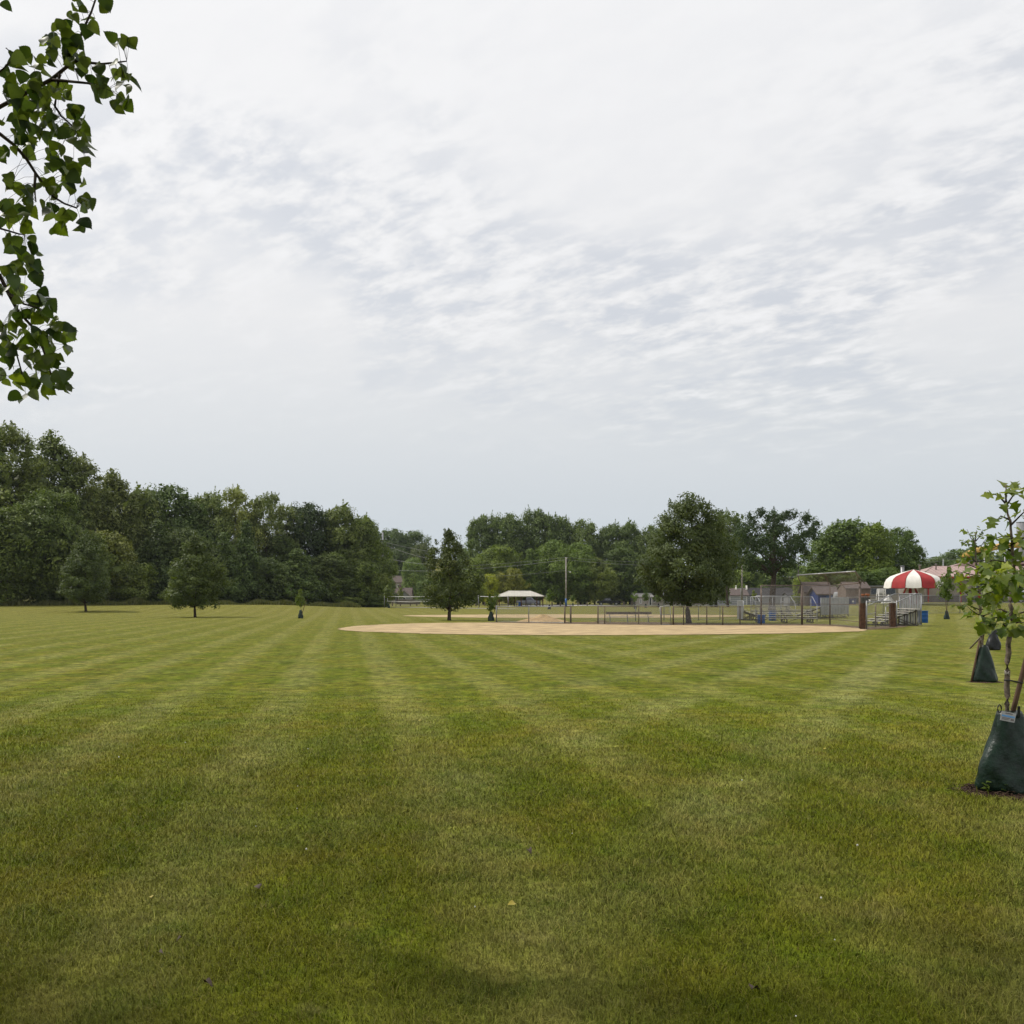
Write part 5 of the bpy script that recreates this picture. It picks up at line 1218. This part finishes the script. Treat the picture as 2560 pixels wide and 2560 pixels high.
def put_leaf(meshes, parent, p, direction, normal, size, rr, tint):
    X_ = Vector(direction).normalized(); Zn = Vector(normal); Y_ = Zn.cross(X_)
    if Y_.length < 1e-3: Y_ = Vector((0, 1, 0)).cross(X_)
    Y_.normalize(); Zn = X_.cross(Y_)
    o = bpy.data.objects.new('leaf', rr.choice(meshes)); C.objects.link(o); o.parent = parent
    b = wloc(parent); q = Vector(p) - b
    o.matrix_basis = Matrix(((X_.x * size, Y_.x * size, Zn.x * size, q.x), (X_.y * size, Y_.y * size, Zn.y * size, q.y), (X_.z * size, Y_.z * size, Zn.z * size, q.z), (0, 0, 0, 1)))
    o.color = (*tint, 1); return o

# the poplar whose branch hangs into the picture; its trunk stands to the left of the frame
def poplar():
    rr = random.Random(41); tx, ty = -7.0, 4.4
    e = empty('poplar_tree', (tx, ty, 0), 'near poplar whose heart-shaped leaves hang into the upper left corner', 'tree')
    mb = MB(); mb.tube([(tx, ty, -.1), (tx + .05, ty, .6), (tx + .1, ty, 3), (tx + .2, ty + .1, 6), (tx + .1, ty, 10), (tx, ty, 13.5)], [.36, .27, .23, .18, .11, .03], 14)
    D0 = 5.7
    def S(px, py, dd=0.0): d = D0 + dd; return Vector((X(px, d), d, Z(py, d)))
    lines = [[(-260, 430, -.4), (0, 267, 0), (128, 199, .05), (184, 153, .1), (190, 116, .1), (209, 72, .1), (228, 31, .12), (245, -20, .12)], [(184, 153, .1), (255, 160, .12), (317, 153, .15)], [(149, 186, .05), (137, 265, .05), (153, 290, .05), (186, 320, 0)], [(128, 199, .05), (220, 208, .0), (266, 223, -.05)],
             [(-220, 240, .2), (0, 335, .1), (37, 364, .1), (66, 397, .1), (89, 433, .1), (132, 491, .1), (161, 509, .1), (192, 520, .1)], [(89, 433, .1), (86, 470, .05), (90, 505, .05)], [(-200, 480, -.1), (0, 571, 0), (48, 585, 0), (60, 586, 0)],
             [(-220, 540, .15), (0, 689, .1), (21, 733, .1), (45, 778, .1), (68, 803, .1), (89, 826, .1), (110, 880, .1), (132, 948, .1)], [(21, 733, .1), (60, 760, .0), (95, 770, 0)], [(-150, 700, 0), (0, 815, 0), (40, 880, 0), (60, 950, 0)], [(-200, 100, 0), (0, 180, 0), (40, 140, 0), (15, 120, 0)]]
    nodes = []
    for ln in lines:
        pts = [S(*p) for p in ln]; k = len(pts)
        for u, v in zip(pts[:-1], pts[1:]): nodes += [u.lerp(v, t) for t in (0, .25, .5, .75, 1)]
        if ln[0][0] < -100:
            a = Vector((tx + .15, ty, pts[0].z + .9)); pts = [a, a.lerp(pts[0], .5) + Vector((0, 0, .25))] + pts; k += 2
        mb.tube(pts, [(.013 if k > 6 else .007) * (1 - .8 * i / (k - 1)) + .002 for i in range(k)], 6)
    # other limbs of the crown, outside the picture
    def outside(p):
        if p.y < .3: return True
        return p.x < -.5 * p.y - .25 or p.x > .5 * p.y + .3 or p.z > CAM_H + .584 * p.y + .35
    tips = []
    for i in range(520):
        a = rr.uniform(0, 6.283); z = rr.uniform(4.2, 13); r = 8.2 * math.sqrt(rr.uniform(.02, 1)) * (1 - ((z - 7) / 9) ** 2 * .8)
        q = Vector((tx + r * math.cos(a) + .8, ty + r * math.sin(a) - .8, z)); s = Vector((tx + .1, ty, max(2.6, z - r * .55)))
        ray = Vector((-2.6, 5.7, 3.9)); k_ = max(0, (q - ray).dot(sun_dir)); gap = (q - (ray + sun_dir * k_)).length
        if rr.random() < float(sstep(3.6, 6.6, q.y - .24 * q.z)) ** .7: continue   # unseen tips dropped so the crown's shadow fades out up the lawn
        if gap < 1.7: continue                             # unseen tips dropped where they would keep sun off the low branch
        if all(outside(s.lerp(q, t)) for t in (.3, .6, .8, 1.0)) and outside(q + Vector((.5, 0, -.5))):
            tips.append(q); mb.tube([s, s.lerp(q, .5) + Vector((0, 0, .2)), q], [.05, .028, .006], 6, False)
    mb.build('trunk', M_BARK, e, True)
    br = empty('branch', (-2.6 - tx, 5.7 - ty, 3.6)); br.parent = e
    tw = MB()
    # leafy patches: (x, y, radius, number of leaves) in the view of this place
    blobs = [(185, 12, 26, 5), (255, 8, 22, 4), (185, 40, 20, 4), (225, 62, 16, 4), (150, 78, 24, 8), (122, 108, 20, 8), (178, 100, 18, 6), (312, 112, 20, 7), (165, 150, 24, 9), (200, 165, 22, 8), (120, 150, 20, 5), (245, 190, 20, 6), (300, 190, 22, 7), (320, 215, 18, 6), (235, 230, 16, 4), (300, 262, 20, 5), (320, 262, 10, 2),
             (20, 140, 20, 4), (5, 20, 8, 1), (80, 160, 22, 6), (30, 200, 34, 12), (80, 215, 34, 14), (130, 225, 26, 9), (40, 260, 40, 15), (100, 270, 36, 13), (150, 240, 20, 5), (25, 320, 36, 12), (80, 330, 36, 12), (130, 310, 30, 9), (180, 285, 22, 6), (195, 325, 24, 8), (160, 350, 26, 8), (210, 350, 14, 3), (200, 375, 16, 3), (10, 380, 22, 5), (60, 370, 24, 6),
             (130, 400, 22, 7), (170, 410, 22, 7), (215, 404, 12, 2), (185, 440, 20, 6), (20, 460, 26, 8), (60, 470, 26, 8), (110, 465, 24, 7), (150, 480, 22, 7), (200, 485, 22, 6), (20, 520, 28, 9), (70, 520, 28, 9), (120, 525, 20, 6), (160, 540, 16, 4), (215, 510, 22, 6), (150, 570, 16, 3), (205, 565, 16, 3), (5, 550, 20, 5), (60, 560, 18, 4),
             (20, 610, 26, 8), (50, 640, 24, 7), (70, 615, 18, 3), (78, 650, 16, 4), (20, 680, 26, 8), (75, 690, 20, 5), (45, 720, 16, 4), (10, 740, 24, 7), (90, 745, 20, 6), (122, 768, 14, 3), (40, 780, 26, 8), (95, 790, 24, 7), (20, 820, 28, 9), (70, 830, 28, 9), (120, 815, 22, 6), (155, 825, 18, 5), (165, 845, 16, 4), (30, 865, 28, 9), (85, 865, 26, 8), (130, 855, 20, 5), (172, 868, 12, 2), (20, 905, 26, 7), (70, 905, 26, 7), (115, 915, 24, 6), (140, 905, 16, 3), (172, 942, 18, 3), (10, 950, 22, 5), (55, 955, 22, 5), (90, 960, 22, 5), (125, 965, 18, 3), (155, 965, 16, 3), (75, 990, 14, 3), (110, 985, 14, 2), (140, 985, 14, 2), (30, 985, 12, 1)]
    cnt = 0; made = []
    for (bx, by, br_, n) in blobs:
        n = max(1, round(n * .92))
        for _ in range(n):
            a = rr.uniform(0, 6.28); q = br_ * math.sqrt(rr.random()) * .95
            p = S(bx + q * math.cos(a), by + q * math.sin(a) - 12, rr.uniform(-.28, .28))
            dr = Vector((rr.gauss(.15, .55), rr.gauss(0, .5), -.75 + rr.gauss(0, .45))); nm = Vector((rr.gauss(0, .7), -.9 + rr.gauss(0, .5), rr.gauss(.25, .6)))
            sz = rr.uniform(.055, .096)
            t = rr.random(); tint = (.55, .66, .72) if t < .36 else (1.0, 1.05, .9) if t < .66 else (1.6, 1.6, .7) if t < .86 else (1.0, 1.05, 1.5)  # the bluish tint stands in for grey sheen on some leaves
            lf = put_leaf(POP, br, p, dr, nm, sz, rr, tint); cnt += 1; made.append(lf)
            s = min(nodes, key=lambda v: (v - p).length)
            if (s - p).length < .22: tw.tube([s, s.lerp(p, .5) + Vector((0, 0, .012)), p], .0012, 3, False)
    tw.build('petioles', M_TWIG, e)['kind'] = 'stuff'
    extra = sorted(made, key=lambda o: o.matrix_basis.to_scale().x)[:max(0, len(made) - 298)]
    if extra:                                            # the smallest leaves past three hundred go into one part
        m = MB()
        for o in extra:
            M_ = o.matrix_basis.copy(); w0 = wloc(br)
            m.add([M_ @ v.co + w0 for v in o.data.vertices], [tuple(p.vertices) for p in o.data.polygons]); bpy.data.objects.remove(o)
        m.build('small_leaves', L_POP, br, True)['kind'] = 'stuff'
    # foliage of the rest of the crown (never in this picture, it shades the foreground)
    rng = np.random.default_rng(5); cs = []
    for q in tips:
        m = 80; v = rng.normal(size=(m, 3)) * np.array([.75, .75, .5]) * .62; cs.append(np.array(q) + v)
    c = np.concatenate(cs); keep = np.array([outside(Vector(p)) for p in c]); c = c[keep]
    V, F = leaf_quads(c, rng.normal(size=c.shape) + [0, 0, .4], .19 * rng.uniform(.7, 1.3, len(c)), rng, .9)
    me = fast_mesh('crown', V, F, np.repeat(rng.random(len(c)), 4)); o = link('crown', me, L_MAPLE, e); o.location = (-tx, -ty, 0); o['kind'] = 'stuff'
    return cnt
print('poplar leaves', poplar())


def young_tree(label, seed, base, trunk, branches, n_leaf, size, meshes, r0, bag, d0, tint, crown_only_right=None):
    """staked young tree whose single leaves can be made out; trunk and branches are point lists in metres"""
    rr = random.Random(seed); bx, by = base; e = empty('sapling', (bx, by, tz(bx, by)), label, 'sapling', 'young staked trees')
    mb = MB(); k = len(trunk)
    rad = [r0 * (1 - .80 * i / (k - 1)) for i in range(k)]
    pts = []; rads = []
    for i in range(k - 1):
        for s in range(4):
            t = s / 4; p = Vector(trunk[i]).lerp(Vector(trunk[i + 1]), t); knob = 1 + .16 * rr.random() * (rr.random() < .35)
            pts.append(p + Vector((rr.uniform(-1, 1), rr.uniform(-1, 1), 0)) * r0 * .18); rads.append((rad[i] * (1 - t) + rad[i + 1] * t) * knob)
    pts.append(Vector(trunk[-1])); rads.append(rad[-1]); mb.tube(pts, rads, 10); mb.build('trunk', M_BARK2, e, True)
    tot = sum((Vector(b[-1]) - Vector(b[0])).length for b in branches)
    for b in branches:
        q = [Vector(p) for p in b]; m = MB(); m.tube(q, [r0 * .34 * (1 - .75 * i / (len(q) - 1)) for i in range(len(q))], 6)
        o = m.build('branch', M_TWIG, e, True)
        Lb = (q[-1] - q[0]).length; nn = max(3, round(n_leaf * Lb / tot))
        for i in range(nn):
            t = .18 + .82 * (i + rr.random()) / nn; f = t * (len(q) - 1); j = min(int(f), len(q) - 2); p = q[j].lerp(q[j + 1], f - j)
            ax = (q[j + 1] - q[j]).normalized(); side = Vector((rr.gauss(0, 1), rr.gauss(0, 1), rr.gauss(0, .6)))
            dr = ax * rr.uniform(.1, .7) + side.normalized() * .8 + Vector((0, 0, -.25)); p2 = p + dr.normalized() * size * rr.uniform(.3, .75)
            nm = Vector((rr.gauss(0, .5), rr.gauss(-.3, .5), 1))
            t_ = rr.random(); tc = tuple(a * b for a, b in zip(tint, (.72, .82, .95) if t_ < .3 else (1, 1, 1) if t_ < .75 else (1.35, 1.3, .8)))
            put_leaf(meshes, e, p2, dr, nm, size * rr.uniform(.65, 1.15), rr, tc)
    return e

def near_sapling():
    d = 9.72; S = lambda px, py, dd=0: Vector((X(px, d + dd), d + dd, Z(py, d + dd)))
    trunk = [S(2518, 1985), S(2519, 1780), S(2517, 1700), S(2521, 1610), S(2529, 1545), S(2526, 1500), S(2534, 1445), S(2532, 1370), S(2526, 1305), S(2516, 1265), S(2514, 1212)]
    B = [[S(2529, 1547), S(2495, 1544, -.1), S(2468, 1546, -.15), S(2445, 1535, -.2)], [S(2524, 1533), S(2502, 1523, .15), S(2485, 1527, .2)], [S(2532, 1470), S(2512, 1467, -.2), S(2485, 1478, -.35), S(2450, 1490, -.5)], [S(2533, 1465), S(2500, 1456, .2), S(2462, 1462, .3), S(2415, 1452, .35)], [S(2534, 1420), S(2508, 1404, -.2), S(2480, 1400, -.3), S(2440, 1425, -.45)],
         [S(2533, 1415), S(2556, 1403, .1), S(2585, 1396, .2)], [S(2533, 1380), S(2500, 1362, .15), S(2478, 1372, .2)], [S(2530, 1345), S(2508, 1340, -.1), S(2490, 1345, -.15)], [S(2528, 1312), S(2555, 1285, .1), S(2580, 1262, .1)], [S(2526, 1300), S(2502, 1290, 0), S(2492, 1300, 0)], [S(2517, 1262), S(2497, 1240, 0), S(2482, 1234, 0)], [S(2517, 1262), S(2532, 1240, .05), S(2542, 1222, .05)], [S(2516, 1258), S(2514, 1240), S(2513, 1226)],
         [S(2531, 1540), S(2560, 1530, .2), S(2600, 1520, .3)], [S(2532, 1475), S(2565, 1462, -.2), S(2610, 1450, -.3)], [S(2532, 1440), S(2570, 1440, .3), S(2620, 1430, .45)], [S(2529, 1560), S(2545, 1556, -.2), S(2575, 1558, -.3)], [S(2533, 1450), S(2515, 1440, -.5), S(2490, 1430, -.8)], [S(2531, 1360), S(2560, 1345, -.2), S(2590, 1340, -.3)], [S(2522, 1575), S(2508, 1560, -.25), S(2492, 1560, -.35)]]
    e = young_tree('nearest young tree with glossy green watering bag at right edge', 51, (trunk[0].x, d), trunk, B, 255, .112, TUL, .030, True, d, (1, 1, 1))
    bx = trunk[0].x
    mb = MB(); bag_mesh(mb, bx + .0, d, .02, .75, .54, .40, 77, .42, (.02, 0)); bag = mb.build('watering_bag', M_BAG, e, True)
    yb = d - .115; card = MB(); c0 = S(2503, 1780, -.19); 
    q = [S(2505, 1777, -.20), S(2541, 1784, -.20), S(2536, 1807, -.24), S(2500, 1800, -.24)]
    card.prism(q, (0, .004, 0)); card.build('label_card', mat('label_paper', (.30, .30, .29), .6, .05, 8), bag)
    def on(u, v, w, h, m_, nm):
        A = q[0].lerp(q[1], u).lerp(q[3].lerp(q[2], u), v); Bq = q[0].lerp(q[1], u + w).lerp(q[3].lerp(q[2], u + w), v); Cq = q[0].lerp(q[1], u + w).lerp(q[3].lerp(q[2], u + w), v + h); Dq = q[0].lerp(q[1], u).lerp(q[3].lerp(q[2], u), v + h)
        fw = Vector((0, -.003, 0)); MB().add([A + fw, Bq + fw, Cq + fw, Dq + fw], [(0, 1, 2, 3)]).build(nm, m_, bag)
    on(.04, .36, .90, .18, mat('label_blue', (.10, .25, .48), .6, .05, 8), 'blue_band'); on(.25, .10, .5, .10, M_BLOCK, 'print_line'); on(.08, .64, .55, .06, M_BLOCK, 'print_line'); on(.08, .78, .5, .06, M_BLOCK, 'print_line'); on(.70, .66, .22, .20, M_BLOCK, 'print_block')
    lp = [S(2507 + 7 * math.cos(a) * .7 - 8, 1772 + 10 * math.sin(a), -.1) for a in np.linspace(1.3, 7.4, 12)]; MB().tube(lp, .006, 6).build('loop_handle', M_BAG2, bag, True)
    MB().box(S(2547, 1780, -.08), (.022, .012, .11)).build('strap', M_BAG2, bag)
    MB().tube([S(2519, 1830, .05), S(2541, 1745, .02), S(2575, 1610, 0), S(2590, 1545, 0)], .024, 8).build('stake', M_STAKE, e, True)
    MB().tube([S(2510, 1700, -.04), S(2530, 1702, -.05), S(2556, 1708, -.04)], .0085, 6).build('tie', M_BLACK, e, True)
    for dy in (-4, 0, 5): MB().tube([S(2511, 1680 + dy, -.03), S(2517, 1683 + dy * .4, -.055), S(2523, 1684 - dy, -.03)], .004, 5).build('twine', M_POLE, e, True)
    mound('mulch', 'ring of dark bark mulch under the nearest sapling', bx + .02, d - .02, .46, .42, .055, M_MULCH, 12, 'mulch', .3, 40, 10)
    rr = random.Random(9)
    mb = MB()
    for i in range(520):
        a = rr.uniform(0, 6.28); r = .50 * math.sqrt(rr.random()) ; x, y = bx + r * math.cos(a), d + r * .9 * math.sin(a); l = rr.uniform(.015, .05); b = rr.uniform(0, 3.14); z = .055 * max(0, 1 - r / .46) + rr.uniform(.0, .02)
        mb.bar((x - l * math.cos(b), y - l * math.sin(b), z + rr.uniform(-.008, .008)), (x + l * math.cos(b), y + l * math.sin(b), z + rr.uniform(-.006, .012)), rr.uniform(.004, .010), .004)
    o = mb.build('mulch_chips', M_MULCH); tag(o, 'loose bark chips on the mulch ring', 'mulch', kind='stuff')
    for j, (px, py, lab) in enumerate(((2462, 1988, 'small weed with pointed leaves at left foot of the watering bag'), (2512, 1990, 'small weed sprouting in front of the watering bag'), (2545, 1985, 'thin grassy weed at the right foot of the watering bag'))):
        x, y = G(px, py); w = empty('weed', (x, y, .03), lab, 'weed', 'weeds on the mulch ring'); m = MB().tube([(x, y, .02), (x + .01, y, .08), (x + .02, y - .01, .13)], .0025, 5); m.build('stem', MATS['weed_leaves'] if 'weed_leaves' in MATS else M_TWIG, w, True)
        for i in range(6):
            a = i * 2.4 + j; put_leaf(POP, w, (x + .01, y, .04 + .016 * i), (math.cos(a), math.sin(a), .25), (0, -.2, 1), .055, rr, (1.2, 1.3, .8))
near_sapling()

def second_sapling():
    d = FPX * CAM_H / (1705 - HOR); S = lambda px, py, dd=0: Vector((X(px, d + dd), d + dd, Z(py, d + dd)))
    trunk = [S(2458, 1704), S(2455, 1625), S(2452, 1560), S(2450, 1500), S(2446, 1450), S(2440, 1400), S(2438, 1350), S(2440, 1330)]
    rr = random.Random(5); B = []
    for py, w, in ((1540, 40), (1525, 60), (1500, 62), (1480, 60), (1455, 66), (1440, 58), (1420, 50), (1405, 44), (1385, 36), (1368, 30), (1352, 22)):
        for s in (-1, 1):
            cx = np.interp(py, [1330, 1400, 1500, 1560], [2440, 2440, 2450, 2452]); e_ = rr.uniform(.75, 1.1) * w; dd = rr.uniform(-.35, .35)
            B.append([S(cx, py), S(cx + s * e_ * .5, py - rr.uniform(4, 14), dd * .5), S(cx + s * e_, py - rr.uniform(8, 30), dd)])
    B.append([S(2438, 1350), S(2440, 1336), S(2441, 1325)])
    e = young_tree('second young tree with wrinkled green watering bag and two stakes', 52, (trunk[0].x, d), trunk, B, 270, .112, TUL, .042, True, d, (.9, .92, .95))
    mb = MB(); bag_mesh(mb, X(2463, d), d, .0, .80, .50, .40, 91, .30, (-.03, 0)); mb.build('watering_bag', M_BAG, e, True)
    MB().tube([S(2428, 1704, -.05), S(2438, 1655), S(2449, 1600)], .022, 7).build('stake', M_STAKE, e, True)
    MB().tube([S(2455, 1610, .1), S(2462, 1555, .1)], .026, 7).build('stake', M_STAKE, e, True)
    MB().tube([S(2451, 1582, -.03), S(2457, 1580, -.05), S(2461, 1576, .05)], .010, 6).build('tie', M_BLACK, e, True)
    MB().box(S(2448, 1494, -.08), (.045, .012, .18)).build('tag', mat('red_tag', (.34, .05, .02), .6), e)
    mound('mulch', 'thin ring of bare mulch under the second sapling', X(2464, d), d, .42, .36, .03, M_MULCH, 14, 'mulch', .35, 30, 7)
second_sapling()
def third_sapling():
    d = FPX * CAM_H / (1625 - HOR); S = lambda px, py, dd=0: Vector((X(px, d + dd), d + dd, Z(py, d + dd)))
    trunk = [S(2478, 1624), S(2479, 1570), S(2480, 1520), S(2482, 1470), S(2484, 1420)]; rr = random.Random(6)
    B = [[S(2481, py), S(2481 + s * w * .5, py - 8, rr.uniform(-.4, .4)), S(2481 + s * w, py - 18, rr.uniform(-.4, .4))] for py, w in ((1525, 22), (1510, 28), (1490, 32), (1470, 30), (1450, 24), (1432, 16)) for s in (-1, 1)]
    e = young_tree('third young tree with dark watering bag behind the second one', 53, (trunk[0].x, d), trunk, B, 120, .125, TUL, .045, True, d, (.8, .85, .9))
    mb = MB(); bag_mesh(mb, X(2482, d), d, .0, .80, .52, .40, 93, .28, (.04, 0)); mb.build('watering_bag', M_BAG2, e, True)
    MB().tube([S(2424, 1622, 1.0), S(2460, 1585, .3), S(2494, 1551, -.3)], .030, 7).build('stake', M_WOOD, e, True)
third_sapling()

# ------------------------------------------------------------------ fallen leaves in the near grass
M_YLEAF = mat('yellow_leaf', (.36, .29, .03), .5, .25, 40); M_BLEAF = mat('brown_leaf', (.07, .045, .03), .7, .3, 40)
YL = leaf_blade('yellow_fallen_leaf', pop_out, .3, .3, M_YLEAF); BL = leaf_blade('brown_fallen_leaf', pop_out, .8, .7, M_BLEAF)
for (px, py, sz, me, lab) in ((378, 2258, .055, YL, 'small yellow fallen leaf on the left grass'), (1288, 2273, .085, YL, 'yellow-green fallen leaf near the middle foreground'), (648, 2236, .085, BL, 'curled dark leaf with pale underside left of the middle'), (512, 2474, .075, BL, 'dark curled leaf at lower left'), (455, 2360, .05, BL, 'small dark leaf right of the pale grass patch at left'), (397, 2398, .05, BL, 'tiny dark leaf at the lower left, below the yellow one'), (1322, 2135, .07, BL, 'dark leaf just above the middle yellow leaf'), (1880, 2492, .08, BL, 'curled brown leaf at the lower right'), (2060, 1880, .06, YL, 'tiny yellow leaf on the right lawn'), (1050, 1808, .07, YL, 'tiny yellow leaf in the middle lawn'), (985, 1885, .07, BL, 'tiny dark leaf in the middle lawn')):
    x, y = G(px, py); o = link('fallen_leaf', me, None); o.location = (x, y, .035); sz *= .62; o.scale = (sz, sz, sz); o.rotation_euler = (R.uniform(-.5, .5), R.uniform(-.6, .2), R.uniform(0, 6.28)); tag(o, lab, 'leaf', 'fallen leaves on the lawn')
def clover():
    n = 20; rr = random.Random(17); mb = MB()
    for i in range(n):
        d = 4.3 + 9 * rr.random() ** 1.6; x = rr.uniform(-.55, .55) * d; r = rr.uniform(.003, .006) * (d / 5) ** .5; z = rr.uniform(.03, .06)
        mb.lathe((x, d, z), [(r * .4, 0), (r, r * .7), (r * .8, r * 1.6), (r * .2, r * 2)], 6)
    tag(mb.build('clover_flowers', M_WHITE), 'scattered white clover flowers in the near grass', 'clover', kind='stuff')
clover()

# ------------------------------------------------------------------ summer haze
def haze():
    m = bpy.data.materials.new('haze_air'); m.use_nodes = True; N = NT(m.node_tree)
    v = N.n('ShaderNodeVolumePrincipled', {'Color': (0.80, 0.87, 0.95, 1), 'Density': 0.00008, 'Anisotropy': 0.2})
    N.n('ShaderNodeOutputMaterial', {'Volume': v.outputs[0]})
    tag(MB().box((0, 660, 24.5), (1900, 1740, 52)).build('haze', m), 'thin pale summer haze over the park', 'haze', kind='stuff')
haze()
